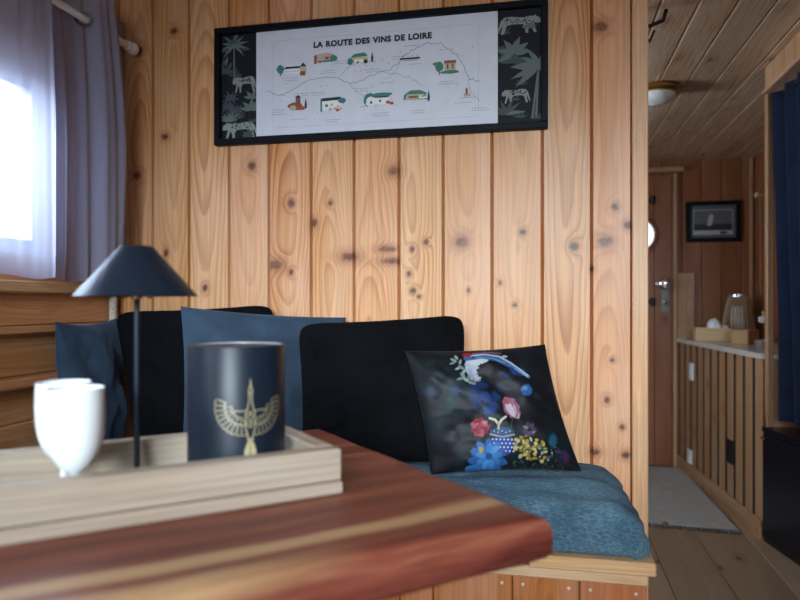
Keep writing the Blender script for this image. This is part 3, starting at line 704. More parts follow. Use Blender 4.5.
OC = (1.178, 4.05)
mb = MB(); mb.lathe([(0.022, 0), (0.026, 0.004), (0.026, 0.055), (0.020, 0.062), (0.016, 0.055), (0.014, 0.01)], (*OC, CT+.0005), 20); mb.build('holder', 'iron', orn)
mb = MB(); mb.tube([(*OC, CT+0.02), (OC[0]+.004, OC[1], CT+0.10), (OC[0]-.004, OC[1], CT+0.16), (OC[0]-0.02, OC[1], CT+0.20)], [0.011, 0.012, 0.010, 0.006], 8); mb.build('stick', 'yellow', orn)['label'] = 'yellow stick'
mb = MB()
for i in range(5):
    t = 2*PI*i/5; mb.lathe([(0.001, -0.004), (0.010, 0.0), (0.001, 0.004)], (OC[0]-0.028+0.011*math.cos(t), OC[1]-0.014, CT+0.155+0.011*math.sin(t)), 10, axis=(0, -1, 0.2))
mb.build('flower', 'tissue', orn)['label'] = 'white flower'
bw = MB(); bw.lathe([(0.018, 0), (0.022, 0.004), (0.030, 0.030), (0.034, 0.048), (0.031, 0.048), (0.026, 0.028), (0.014, 0.008)], (1.116, 3.93, CT+.0005), 28); tag(bw.build('glass_bowl', 'chrome'), 'small shiny bowl at the near end of the counter', 'bowl')

# ------------------------------------------------------------------ bench, blanket
BZ, BY, BX = 0.55, 1.66, 0.245
bench = thing('bench', (-0.6, 1.9, 0), 'built-in pine bench with a board front under the blue blanket', 'bench')
mb = MB()
mb.box(((-0.045+BX)/2+.004, BY+0.055, BZ-0.0155), (BX+0.045-0.002, 0.13, 0.031), grain=0, ch=0.003, rnd=.7); mb.build('seat_plank', 'pine_bench', bench)
mb = MB(); mb.box(((-1.478-0.052)/2, BY+0.055, BZ-0.0155), (1.478-0.052, 0.13, 0.031), grain=0, ch=0.003, rnd=.3); mb.build('seat_plank', 'pine_bench', bench)
mb = MB(); mb.box(((-1.478+BX)/2, BY+0.30, BZ-0.0155), (BX+1.478, 0.355, 0.031), grain=0, ch=0.003); mb.build('seat_plank', 'pine_bench', bench)
mb = MB(); mb.box(((-1.478+BX-0.012)/2, BY+0.02, BZ-0.031-0.0135), (BX-0.012+1.478, 0.04, 0.027), grain=0, ch=0.003, rnd=.55); mb.build('front_rail', 'pine_bench', bench)
fb = [-1.476, -1.24, -1.0, -0.78, -0.57, -0.36, -0.275, -0.08, 0.078, 0.231]
for i in range(len(fb)-1):
    mb = MB(); mb.box(((fb[i]+fb[i+1])/2, BY+0.022, (BZ-0.058)/2), (fb[i+1]-fb[i]-0.002, 0.018, BZ-0.058), grain=2, ch=0.003); bd = mb.build('front_board', 'pine_fascia', bench)
    if fb[i] > -0.6:
        for x in (fb[i]+0.025, fb[i+1]-0.025):
            mb = MB(); mb.lathe([(0.004, 0), (0.004, 0.0015), (0.001, 0.002)], (x, BY+0.0135, BZ-0.082), 10, axis=(0, -1, 0)); mb.build('nail_head', 'screw', bd)
mb = MB(); mb.box((BX-0.023, BY+0.27, (BZ-0.058)/2), (0.018, 0.44, BZ-0.06), grain=2); mb.build('end_panel', 'pine_fascia', bench)

def blanket():
    nx, ny = 230, 110
    # cross-section through the depth: back at the wall, over the top, rolling down the front
    prof = [(2.143, 0.560), (2.146, 0.60), (2.14, 0.648), (2.10, 0.664), (1.98, 0.668), (1.86, 0.668), (1.78, 0.664), (1.725, 0.652), (1.690, 0.628), (1.672, 0.600), (1.666, 0.575), (1.672, 0.556), (1.69, 0.5525)]
    P = np.array(prof); d = np.concatenate([[0], np.cumsum(np.linalg.norm(np.diff(P, axis=0), axis=1))]); tt = np.linspace(0, d[-1], ny)
    py = np.interp(tt, d, P[:, 0]); pz = np.interp(tt, d, P[:, 1])
    for _ in range(4):
        py[1:-1] = (py[:-2]+2*py[1:-1]+py[2:])/4; pz[1:-1] = (pz[:-2]+2*pz[1:-1]+pz[2:])/4
    # right end: x measured along the bench, end rolls down
    xs = np.linspace(-1.45, 0.30, nx)
    X, Tn = np.meshgrid(xs, np.arange(ny)); Y = np.repeat(py[:, None], nx, 1); Z = np.repeat(pz[:, None], nx, 1)
    e0 = 0.100 + 0.045*(2.15-Y)/0.45                        # where the end starts to fall
    lim = 0.218 + 0.020*np.clip((2.10-Y)/0.4, 0, 1) - 0.035*np.clip((1.70-Y)/0.03, 0, 1)
    over = np.clip(X-e0, 0, None)
    th = np.clip(over/0.125, 0, 1)*PI/2
    Xn = np.where(over > 0, e0+(lim-e0)*np.sin(th)**0.9, X)
    Z = np.where(over > 0, 0.5525+(Z-0.5525)*np.cos(th)**0.8, Z)
    top = np.clip((Z-0.553)/0.03, 0, 1)
    Z += top*(0.006*fbm(X*7+Y*4, Y*13, 2) + 0.004*np.sin(Y*55+4*vnoise(X*4, Y*4, 8)))
    # soft folds on the front roll and on the end
    front = np.clip((1.76-Y)/0.08, 0, 1)
    Y += front*top*(0.008*np.sin(X*42+Z*55+2*vnoise(X*6, Z*6, 1))+0.007*fbm(X*14, Z*14, 4))
    endm = np.clip(over/0.05, 0, 1)
    Xn += endm*top*0.004*np.sin(Z*130+Y*16)
    V = np.stack([Xn, Y, Z], -1)
    o = cloth_obj('blanket', V, 'blanket')
    m = o.modifiers.new('thickness', 'SOLIDIFY'); m.thickness = 0.004; m.offset = -1
    return tag(o, 'fluffy teal blue blanket draped over the bench seat', 'blanket')
blanket()

# ------------------------------------------------------------------ cushions
def cushion(name, BL, BR, TR, TL, T, mat, label, N=70, pinch=0.035, wr=0.006, seed=1, rnd=4.0, paint=None, fluff=0.0, group=None, corner=1.0):
    BL, BR, TR, TL = (np.array(p) for p in (BL, BR, TR, TL))
    s = (1-np.cos(np.linspace(0, PI, N)))/2 if paint is None else np.linspace(0, 1, N)
    U, Vv = np.meshgrid(s, s); a, b = 2*U-1, 2*Vv-1
    # edges draw in between the corners
    a2 = a*(1-pinch*(1-b**2)*1.2) ; b2 = b*(1-pinch*(1-a**2)*1.2)
    if corner < 1.0:     # rounded corners
        q = np.maximum(np.abs(a), np.abs(b))/np.maximum(1e-6, (np.abs(a)**9+np.abs(b)**9)**(1/9)); a2 = a2*q; b2 = b2*q
    u, v = (a2+1)/2, (b2+1)/2
    P = ((1-u)*(1-v))[..., None]*BL+(u*(1-v))[..., None]*BR+(u*v)[..., None]*TR+((1-u)*v)[..., None]*TL
    nrm = np.cross(BR-BL, TL-BL); nrm = nrm/np.linalg.norm(nrm)
    prof = ((1-np.abs(a)**2.2)*(1-np.abs(b)**2.2)).clip(0)**0.5
    prof = prof*(0.97+0.06*(1-b))      # fuller low down
    edge = (1-np.maximum(np.abs(a), np.abs(b))**6)
    w = wr*(fbm(U*4+seed, Vv*4, seed)+0.6*np.sin((a+b)*6+seed+2*vnoise(U*3, Vv*3, seed)))*edge
    if fluff: w = w+fluff*vnoise(U*60, Vv*60, seed)*1.0
    A = P+nrm*(prof*T/2+w)[..., None]; B = P-nrm*(prof*T/2+wr*fbm(U*4, Vv*4, seed+9)*edge)[..., None]
    # share the rim
    rim = np.zeros((N, N), bool); rim[0] = rim[-1] = True; rim[:, 0] = rim[:, -1] = True
    B[rim] = A[rim]
    base = np.array([(BL+BR)/2])[0]; ctr = np.array([base[0], base[1], min(BL[2], BR[2])])
    F = grid_faces(N, N)
    o_ = np_mesh(name, [(A.reshape(-1, 3)-ctr, F), (B.reshape(-1, 3)-ctr, F[:, ::-1])], [mat], None, True)
    bm = bmesh.new(); bm.from_mesh(o_.data); bmesh.ops.remove_doubles(bm, verts=bm.verts, dist=1e-5); bmesh.ops.recalc_face_normals(bm, faces=bm.faces); 
    if paint is None: bm.to_mesh(o_.data)
    bm.free()
    o_.location = ctr.tolist()
    if paint is not None:
        C = np.concatenate([paint(U.ravel(), Vv.ravel()), np.tile(np.array([[0.010, 0.011, 0.016]]), (N*N, 1))])
        at = o_.data.color_attributes.new('print', 'FLOAT_COLOR', 'POINT')
        at.data.foreach_set('color', np.concatenate([C, np.ones((len(C), 1))], 1).astype(np.float32).ravel())
    return tag(o_, label, 'cushion', group)

G = 'cushions along the bench'
cushion('cushion', (-1.375, 1.735, .69), (-1.375, 2.03, .69), (-1.405, 2.03, 1.10), (-1.415, 1.748, 1.094), 0.11, 'velvet_navy', 'dark blue velvet cushion in the corner, leftmost on the bench', seed=5, wr=0.010, pinch=0.06, group=G)
cushion('cushion', (-1.285, 1.945, .685), (-0.855, 2.02, .685), (-0.861, 2.085, 1.150), (-1.39, 1.985, 1.125), 0.12, 'fur_black', 'black plush cushion right behind the lamp pole', seed=2, wr=0.012, fluff=0.0025, group=G, corner=0.3)
cushion('cushion', (-1.035, 1.795, .685), (-0.60, 2.015, .685), (-0.624, 2.085, 1.104), (-1.078, 1.868, 1.140), 0.12, 'velvet_blue', 'slate blue velvet cushion behind the black candle vessel', seed=8, wr=0.014, group=G)
cushion('cushion', (-0.69, 1.855, .685), (-0.215, 1.965, .685), (-0.240, 2.075, 1.119), (-0.738, 1.945, 1.090), 0.115, 'fur_black', 'large black plush cushion between the slate blue and the flowered one', seed=11, wr=0.012, fluff=0.0025, group=G, corner=0.3)

# printed cushion; design coordinates follow the photographed face, 800 x 600
def paint_flowers(U, V):
    BLc, BRc, TRc, TLc = (130, 590), (708, 555), (568, 65), (30, 88)
    X = (1-U)*(1-V)*BLc[0]+U*(1-V)*BRc[0]+U*V*TRc[0]+(1-U)*V*TLc[0]
    Y = (1-U)*(1-V)*BLc[1]+U*(1-V)*BRc[1]+U*V*TRc[1]+(1-U)*V*TLc[1]
    C = np.tile(np.array([0.010, 0.011, 0.017]), (len(X), 1))
    def mixin(mask, col):
        nonlocal C; m = np.clip(mask, 0, 1)[:, None]; C = C*(1-m)+np.array(col)*m
    def ell(cx, cy, rx, ry, ang=0, soft=0.18, nz=0.12, sd=0):
        c, s = math.cos(R(ang)), math.sin(R(ang)); dx, dy = X-cx, Y-cy
        d = np.sqrt(((dx*c+dy*s)/rx)**2+((-dx*s+dy*c)/ry)**2)+nz*vnoise(X/9, Y/9, 17+sd)
        return np.clip((1-d)/soft, 0, 1)
    def line(pts, w):
        d = np.full(len(X), 1e9)
        for (x0, y0), (x1, y1) in zip(pts[:-1], pts[1:]):
            L = (x1-x0)**2+(y1-y0)**2; t = np.clip(((X-x0)*(x1-x0)+(Y-y0)*(y1-y0))/L, 0, 1)
            d = np.minimum(d, np.hypot(X-x0-t*(x1-x0), Y-y0-t*(y1-y0)))
        return np.clip((w-d)/2.5, 0, 1)
    def flower(cx, cy, r, n, col, col2, rw=0.32, start=0):
        for i in range(n):
            t = start+360*i/n; a = R(t); mixin(ell(cx+0.58*r*math.cos(a), cy+0.58*r*math.sin(a), 0.46*r, rw*r, t, sd=i), tuple(c*(0.7+0.5*((i*7) % 5)/5) for c in col))
        mixin(ell(cx, cy, 0.28*r, 0.28*r), col2)
    n1 = fbm(X/60, Y/60, 3)
    mixin(np.clip(n1*0.7, 0, 0.6)*(X > 60), (0.014, 0.035, 0.045))
    mixin(np.clip(fbm(X/40, Y/30, 9), 0, 1)*0.6*np.exp(-((X-190)/90)**2-((Y-300)/70)**2), (0.03, 0.10, 0.10))
    mixin(ell(215, 262, 22, 16, nz=0.4)*0.6, (0.05, 0.10, 0.26)); mixin(ell(115, 265, 30, 18, nz=0.4)*0.5, (0.03, 0.06, 0.14))
    # dark blue petals behind
    for i, (x, y, a, b, t) in enumerate([(290,265,26,44,20),(335,290,28,40,-30),(365,330,26,30,40),(300,310,22,34,-10),(345,345,30,22,0),(410,250,34,20,30),(400,195,40,18,40),(460,180,40,22,20),(375,285,22,30,-40),(320,235,26,20,0)]):
        mixin(ell(x, y, a, b, t, 0.5, 0.25, i)*0.8, [(0.02,0.05,0.18),(0.03,0.09,0.30),(0.02,0.07,0.22)][i % 3])
    mixin(ell(495, 258, 26, 24, 20), (0.05, 0.15, 0.38)); mixin(ell(488, 250, 12, 10), (0.16, 0.32, 0.55))
    # long dark tail and wing
    mixin(line([(335, 175), (400, 225), (458, 278)], 24)*0.8, (0.020, 0.013, 0.022)); mixin(line([(380, 190), (430, 240)], 5)*0.5, (0.05, 0.04, 0.07))
    # bird: white breast, dark mottled wing, blue and white flight feathers
    mixin(ell(288, 165, 34, 60, -12, 0.15, 0.10), (0.52, 0.54, 0.60)); mixin(ell(305, 128, 44, 22, -6, 0.15, 0.08), (0.60, 0.61, 0.66)); mixin(ell(276, 190, 16, 28, -10, 0.5, 0.3)*0.6, (0.30, 0.34, 0.42))
    mixin(ell(356, 163, 56, 32, -6, 0.12, 0.16), (0.010, 0.008, 0.012)); mixin(ell(322, 178, 26, 24, 20, 0.2, 0.2), (0.018, 0.010, 0.016))
    for i in range(16): mixin(ell(318+(i % 6)*14, 150+(i//6)*14, 4, 2.5, 30*i, 0.5, 0.2, i)*0.7, [(0.16, 0.05, 0.06), (0.10, 0.09, 0.12), (0.05, 0.05, 0.08)][i % 3])
    mixin(line([(262, 116), (320, 108), (380, 121), (428, 150)], 14), (0.07, 0.17, 0.36)); mixin(line([(428, 150), (468, 178), (503, 204)], 8), (0.10, 0.22, 0.42))
    mixin(line([(272, 107), (330, 101), (385, 111), (432, 144), (500, 199)], 4.5), (0.56, 0.62, 0.72)); mixin(line([(300, 116), (360, 120), (410, 142)], 2.5), (0.35, 0.45, 0.60)); mixin(line([(445, 168), (500, 205)], 2.5), (0.50, 0.58, 0.68))
    mixin(line([(285, 95), (345, 92), (392, 98)], 4), (0.36, 0.15, 0.18)); mixin(ell(264, 102, 20, 12), (0.42, 0.03, 0.05)); mixin(ell(406, 113, 14, 7), (0.5, 0.5, 0.5)); mixin(ell(286, 112, 8, 5), (0.02, 0.02, 0.03))
    # pale leaves
    for i, (x, y, a, b, t) in enumerate([(212,128,16,7,30),(205,142,14,6,-20),(222,115,13,6,60),(236,136,16,7,100),(240,160,18,8,30),(225,165,13,6,-30),(245,195,17,8,60),(235,210,16,7,-20),(258,215,17,8,40),(280,228,18,8,10),(268,205,14,7,90),(250,178,16,7,-60),(290,215,14,6,60)]):
        mixin(ell(x, y, a, b, t, 0.3), [(0.30,0.36,0.34),(0.20,0.30,0.30),(0.40,0.46,0.44)][i % 3])
    # tulip
    mixin(ell(436, 330, 34, 50, -28), (0.42, 0.16, 0.24)); mixin(ell(432, 338, 16, 36, -30), (0.66, 0.56, 0.62)); mixin(ell(418, 300, 18, 16, -20), (0.45, 0.13, 0.18)); mixin(ell(455, 345, 8, 34, -20), (0.52, 0.36, 0.46)); mixin(line([(448, 300), (462, 345), (455, 365)], 3), (0.25, 0.05, 0.12))
    mixin(line([(438, 378), (430, 420), (432, 470)], 4), (0.04, 0.10, 0.05))
    # red flower
    for i in range(9):
        t = 40*i; mixin(ell(312+23*math.cos(R(t)), 410+23*math.sin(R(t)), 18, 15, t, 0.3, 0.2, i), [(0.40,0.04,0.07),(0.30,0.02,0.05),(0.50,0.15,0.18)][i % 3])
    mixin(ell(312, 408, 18, 17, 0, 0.4, 0.3), (0.36, 0.06, 0.10)); mixin(ell(330, 392, 8, 5, 30), (0.58, 0.30, 0.32)); mixin(ell(300, 398, 8, 5, -30), (0.5, 0.2, 0.25))
    # vase
    mixin(ell(398, 430, 50, 22, 0, 0.12, 0.02), (0.04, 0.10, 0.22)); mixin(ell(400, 480, 44, 46, 0, 0.1, 0.02), (0.035, 0.085, 0.36)); mixin(line([(352, 438), (400, 448), (446, 438)], 4), (0.45, 0.42, 0.30))
    for i in range(26):
        x, y = 362+(i % 6)*15+((i//6) % 2)*7, 458+(i//6)*15; mixin(ell(x, y, 4.6, 4.6, 0, 0.4, 0), (0.60, 0.66, 0.75))
    for i in range(5): mixin(ell(368+i*15, 425+(i % 2)*5, 4, 4, 0, 0.4, 0), (0.35, 0.5, 0.6))
    mixin(line([(350, 374), (370, 380), (385, 398)], 6), (0.70, 0.66, 0.56)); mixin(line([(412, 368), (396, 380), (385, 398)], 6), (0.66, 0.62, 0.50)); mixin(line([(384, 392), (384, 416)], 6), (0.5, 0.46, 0.3))
    # yellow sprays
    rg = np.random.default_rng(3)
    for i in range(75):
        x = 445+rg.random()*125; y = 432+rg.random()*105
        if y < 430+(x-470)*0.35: continue
        mixin(ell(x, y, 7+rg.random()*5, 5+rg.random()*4, rg.random()*180, 0.4, 0.2, i), [(0.62,0.46,0.09),(0.70,0.58,0.20),(0.45,0.30,0.05),(0.25,0.24,0.06),(0.55,0.50,0.30)][i % 5])
    for i in range(24):
        x = 540+rg.random()*70; y = 470+rg.random()*60; mixin(ell(x, y, 6, 4, rg.random()*180, 0.4, 0.2, i), [(0.05,0.20,0.10),(0.42,0.45,0.32),(0.08,0.20,0.26),(0.05,0.10,0.05)][i % 4])
    flower(505, 415, 30, 7, (0.13, 0.09, 0.14), (0.03, 0.02, 0.03)); mixin(ell(492, 408, 10, 7, 20), (0.30, 0.24, 0.30)); mixin(ell(522, 425, 9, 6, -30), (0.28, 0.22, 0.28))
    # blue bloom
    flower(345, 535, 78, 11, (0.05, 0.20, 0.52), (0.02, 0.08, 0.26), 0.22, 10); flower(350, 525, 52, 9, (0.10, 0.32, 0.66), (0.03, 0.12, 0.32), 0.24, 30); mixin(ell(285, 570, 30, 12, -10), (0.05, 0.22, 0.50)); mixin(ell(318, 500, 10, 14, 0), (0.50, 0.36, 0.10))
    mixin(ell(600, 450, 20, 30, 10, 0.4), (0.02, 0.13, 0.20)); mixin(ell(648, 515, 26, 30, 0, 0.6, 0.4), (0.07, 0.03, 0.09)); mixin(ell(618, 490, 16, 16, 0, 0.6, 0.4), (0.10, 0.06, 0.16))
    for i in range(30):
        x = 440+rg.random()*200; y = 540+rg.random()*30; mixin(ell(x, y, 9, 4, rg.random()*180, 0.5, 0.2, i)*0.8, [(0.03,0.07,0.05),(0.06,0.10,0.06),(0.10,0.13,0.10)][i % 3])
    return np.clip(C, 0, 1)**1.15*0.66
cushion('cushion', (-0.306, 1.825, .683), (0.094, 1.905, .694), (-0.003, 2.020, 1.030), (-0.396, 1.905, 1.014), 0.095, 'print', 'dark satin cushion printed with a bird and flowers, at the bench end', N=330, seed=21, wr=0.007, pinch=0.045, paint=paint_flowers, group=G)

# ------------------------------------------------------------------ table and tray
TA = R(42.5); E1 = Vector((math.cos(TA), math.sin(TA), 0)); E2 = Vector((-E1.y, E1.x, 0)); TZ = 0.85
TC = Vector((0.010, 0.986, 0)); TL_, TW_ = 1.02, 0.80; TH = 0.062
table = thing('table', (TC-E1*0.5+E2*0.4).to_tuple(), 'thick red hardwood slab table in the foreground', 'table')
def tp(a, b, z): q = TC+E1*a+E2*b; return (q.x, q.y, z)
def slab():
    # plan outline with a gently wandering near edge, stacked rings give an eased, slightly raked edge
    rings = [(0.008, TZ-TH), (0.001, TZ-TH+0.007), (0.0, TZ-0.030), (0.0015, TZ-0.020), (0.005, TZ-0.011), (0.011, TZ-0.005), (0.019, TZ-0.0015), (0.030, TZ)]
    out = []; n1 = 60
    for i in range(n1+1): a = -TL_*i/n1; out.append((a, 0.0025*math.sin(a*9)+0.0015*math.sin(a*31)))
    for i in range(1, 21): out.append((-TL_, TW_*i/20))
    for i in range(1, 31): out.append((-TL_+TL_*i/30, TW_))
    for i in range(1, 20): out.append((0.002*math.sin(i*0.9), TW_*(1-i/20)))
    n = len(out); vs = []; gw = []; fs = []
    for ins, z in rings:
        for a, b in out:
            aa = a-ins if a > -0.02 else (a+ins if a < -TL_+0.02 else a); bb = b+ins if b < 0.02 else (b-ins if b > TW_-0.02 else b)
            vs.append(tp(aa, bb, z)); gw.append((aa, bb, z-TZ))
    m = len(rings)
    for i in range(m-1):
        for j in range(n): fs.append((i*n+j, i*n+(j+1) % n, (i+1)*n+(j+1) % n, (i+1)*n+j))
    fs.append(tuple(range(n))); fs.append(tuple(range((m-1)*n, m*n)))
    mb = MB(); mb.add(vs, fs, 0, gw); return mb.build('tabletop', 'table', table)
slab()
mb = MB(); p = tp(-0.5, 0.4, 0); mb.lathe([(0.045, 0.03), (0.045, TZ-TH-0.02), (0.14, TZ-TH-0.018), (0.14, TZ-TH)], (p[0], p[1], 0), 28); mb.build('pedestal', 'iron', table)
mb = MB(); mb.lathe([(0.24, 0.0), (0.24, 0.012), (0.06, 0.03)], (p[0], p[1], 0), 36); mb.build('foot_plate', 'iron', table)

TN = Vector((-0.313, 1.025, 0))                    # near right corner of the tray
def tr(a, b, z=0): q = TN+E1*a+E2*b; return Vector((q.x, q.y, z))
TRL, TRW, RT = 0.62, 0.262, 0.033
tray = thing('tray', tr(-TRL/2, TRW/2, TZ).to_tuple(), 'pale wooden serving tray on the red table', 'tray')
zb_ = TZ+0.0005
mb = MB(); mb.box(tr(-TRL/2, TRW/2, zb_+0.010), (TRL+0.004, TRW+0.004, 0.020), grain=0, rot=TA, ch=0.003); mb.build('tray_bottom', 'tray_wood', tray)
for b in (RT/2, TRW-RT/2):
    mb = MB(); mb.box(tr(-TRL/2, b, zb_+0.046), (TRL, RT, 0.050), grain=0, rot=TA, ch=0.003); mb.build('tray_side', 'tray_wood', tray)
for a in (-RT/2, -TRL+RT/2):
    mb = MB(); mb.box(tr(a, TRW/2, zb_+0.046), (RT, TRW-2*RT-0.001, 0.050), grain=1, rot=TA, ch=0.003); mb.build('tray_end', 'tray_wood', tray)
FZ = zb_+0.0205

# goblets
GP = [(0.0, 0.0), (0.033, 0.0), (0.034, 0.003), (0.012, 0.007), (0.0055, 0.013), (0.005, 0.026), (0.0052, 0.038), (0.008, 0.042), (0.0165, 0.048), (0.024, 0.056), (0.0307, 0.068), (0.0356, 0.083), (0.0383, 0.1), (0.0392, 0.125), (0.0383, 0.1595), (0.0376, 0.161), (0.0362, 0.16), (0.0369, 0.125), (0.0356, 0.1), (0.0294, 0.074), (0.016, 0.055), (0.0018, 0.05)]
def goblet(pos, label):
    root = thing('goblet', pos.to_tuple(), label, 'goblet', 'white goblets on the tray')
    mb = MB(); mb.lathe(GP[6:], pos, 48); mb.build('bowl', 'ceramic', root)
    mb = MB(); mb.lathe(GP[3:8], pos, 24); mb.build('stem', 'ceramic', root)
    mb = MB(); mb.lathe(GP[1:5], pos, 40); mb.build('foot', 'ceramic', root)
    return root
g1 = goblet(tr(-0.373, 0.080, FZ), 'white goblet nearest the camera on the tray')
g2 = g1.copy(); COL.objects.link(g2); g2.location = tr(-0.381, 0.165, FZ); g2['label'] = 'white goblet half hidden behind the nearer one'
for ch in list(g1.children):
    c = ch.copy(); COL.objects.link(c); c.parent = g2

# table lamp
LP = tr(-0.276, 0.176, FZ)
lamp = thing('table_lamp', LP.to_tuple(), 'black table lamp with a cone shade on the tray', 'lamp')
mb = MB(); mb.lathe([(0.045, 0), (0.046, 0.002), (0.045, 0.007), (0.008, 0.009)], LP, 40); mb.build('base', 'lamp_black', lamp)
zs_, zt = 1.161-LP.z, 1.240-LP.z
mb = MB(); mb.lathe([(0.0048, 0.007), (0.0048, zs_+0.005)], LP, 16); mb.build('pole', 'lamp_black', lamp)
mb = MB(); mb.lathe([(0.0095, zs_-0.004), (0.0095, zs_+0.03), (0.005, zs_+0.032)], LP, 20); mb.build('collar', 'brass', lamp)['label'] = 'brass collar under the shade'
mb = MB(); mb.lathe([(0.0935, zs_), (0.0255, zt-0.001), (0.0235, zt), (0.001, zt), (0.001, zt-0.002), (0.0235, zt-0.003), (0.0920, zs_-0.0002)], LP, 64); mb.build('lamp_shade', 'lamp_black', lamp)
mb = MB(); mb.lathe([(0.016, zs_+0.012), (0.020, zs_+0.03), (0.016, zs_+0.05), (0.004, zs_+0.056)], LP, 20); mb.build('bulb', 'lamp_glass', lamp)
mb = MB(); mb.lathe([(0.006, 0), (0.012, 0.004), (0.006, 0.008)], LP+Vector((0.022, -0.008, zs_+0.006)), 16, axis=(1, 0, 0.2)); mb.build('switch', 'white_plastic', lamp)['label'] = 'small white switch'

# black candle vessel with gold bird
VP_ = tr(-0.1285, 0.130, FZ); VR, VH = 0.078, 1.083-FZ
vas = thing('candle_vessel', VP_.to_tuple(), 'black cylindrical candle vessel with a gold bird emblem on the tray', 'vessel')
mb = MB(); mb.lathe([(VR-0.003, 0), (VR, 0.003), (VR, VH-0.002), (VR-0.001, VH), (VR-0.0035, VH), (VR-0.0045, VH-0.003)], VP_, 96); mb.build('body', 'lamp_black', vas)
mb = MB(); mb.lathe([(VR-0.0046, VH-0.001), (VR-0.0056, VH-0.001), (VR-0.0056, 0.05), (VR-0.0046, 0.05)], VP_, 64, closed=True); mb.build('liner', 'vase_in', vas)['label'] = 'pale inner wall'
mb = MB(); mb.lathe([(VR-0.006, 0.052), (VR-0.006, 0.13), (0.002, 0.13)], VP_, 48); mb.build('wax', 'candle', vas)['label'] = 'pale wax'
cam_dir = math.atan2(-VP_.y, -VP_.x); EM = cam_dir + R(15)
EZ = 0.978-VP_.z
def emblem():
    mb = MB(); rr = VR+0.0006
    def pt(s, h): a = EM + s/VR; return (VP_.x+rr*math.cos(a), VP_.y+rr*math.sin(a), VP_.z+EZ+h)
    def stroke(pts, w, closed=False):
        pts = [Vector((*p, 0)) for p in pts]
        dn = []
        for p, q in zip(pts[:-1], pts[1:]):
            k_ = max(1, int((q-p).length/0.004)); dn += [p.lerp(q, i/k_) for i in range(k_)]
        dn.append(pts[-1]); n = len(dn); vs = []
        ws = w if isinstance(w, tuple) else (w, w)
        for i, p in enumerate(dn):
            d = (dn[min(i+1, n-1)]-dn[max(i-1, 0)]).normalized(); nn = Vector((-d.y, d.x, 0)); ww = (ws[0]+(ws[1]-ws[0])*i/max(1, n-1))/2
            vs += [pt(*(p+nn*ww)[:2]), pt(*(p-nn*ww)[:2])]
        mb.add(vs, [(2*i, 2*i+1, 2*i+3, 2*i+2) for i in range(n-1)])
    def poly(pts): mb.add([pt(*p) for p in pts], [tuple(range(len(pts)))])
    L = 0.0013
    # beak, head, neck
    stroke([(0, 0.056), (0.0005, 0.042)], (0.0008, 0.0028)); stroke([(0.0004, 0.044), (0.0035, 0.036), (0.0018, 0.029)], L); stroke([(-0.0004, 0.044), (-0.0035, 0.036), (-0.0018, 0.029)], L)
    poly([(0, 0.037), (0.0016, 0.034), (0, 0.031), (-0.0016, 0.034)])
    for sg in (-1, 1):
        stroke([(sg*0.0018, 0.030), (sg*0.0025, 0.018), (sg*0.0065, 0.002), (sg*0.0085, -0.010), (sg*0.006, -0.026), (sg*0.0015, -0.040)], 0.0015)
        stroke([(0, 0.006), (sg*0.0035, -0.004), (0, -0.014)], L)
        stroke([(sg*0.0085, -0.008), (0, -0.020)], L)
        # shoulder bar and wing arcs
        stroke([(sg*0.006, 0.006), (sg*0.028, 0.007)], 0.0012)
        c0 = (sg*0.010, 0.013)
        def arc(r0, r1, t): a = R(t); rx = 0.043*r0+0*r1; return (c0[0]+sg*rx*math.cos(a), c0[1]+0.043*r0*math.sin(a))
        outer = []
        angs = [16, 4, -8, -19, -30, -41, -52, -63, -74, -85, -97]
        for i, t in enumerate(angs[:-1]):
            t2 = angs[i+1]; tm = (t+t2)/2
            stroke([arc(0.68, 0, t), arc(1.0, 0, t)], 0.0010)
            stroke([arc(1.0, 0, t-1), arc(1.05, 0, tm), arc(1.0, 0, t2+1)], 0.0012)
        stroke([arc(0.66, 0, t) for t in range(16, -98, -6)], 0.0012); stroke([arc(0.42, 0, t) for t in range(5, -90, -6)], 0.0010)
        for t in range(2, -90, -16): stroke([arc(0.45, 0, t), arc(0.62, 0, t-3)], 0.0009)
        # tail
        poly([(sg*0.0006, -0.040), (sg*0.0040, -0.041), (sg*0.0095, -0.056), (sg*0.0088, -0.062), (sg*0.0042, -0.0645), (sg*0.0006, -0.060)])
    stroke([(-0.005, -0.038), (0.005, -0.038)], 0.002)
    return mb.build('bird_emblem', 'gold', vas, recalc=False)
emblem()['label'] = 'gold line drawing of a bird with spread wings'

# ------------------------------------------------------------------ framed map
PX0, PX1, PZ0, PZ1 = -1.102, 0.006, 1.685, 2.082
pic = thing('framed_map', (-0.548, BACK, 1.88), 'wide black framed wine route map with jungle border on the board wall', 'picture')
mb = MB(); b = 0.021; yb = BACK-0.001
for zz in (PZ0+b/2, PZ1-b/2): mb.box(((PX0+PX1)/2, yb-0.014, zz), (PX1-PX0, 0.026, b), grain=0)
for x in (PX0+b/2, PX1-b/2): mb.box((x, yb-0.014, (PZ0+PZ1)/2), (b, 0.026, PZ1-PZ0-2*b), grain=2)
mb.build('frame', 'black_frame', pic)
YJ = yb-0.010
mb = MB(); mb.box(((PX0+PX1)/2, yb-0.005, (PZ0+PZ1)/2), (PX1-PX0-2*b, 0.0098, PZ1-PZ0-2*b), ch=0.0003)
lay = [0]
JX0, JX1, JZ0, JZ1 = PX0+b, PX1-b, PZ0+b, PZ1-b
def jp(pts, mi, dy=0.0):
    pts = [(min(max(x, JX0), JX1), min(max(z, JZ0), JZ1)) for x, z in pts]
    lay[0] += 1; y = YJ-0.0002-dy-0.000004*lay[0]
    mb.add([(x, y, z) for x, z in pts], [tuple(range(len(pts)))], mi)
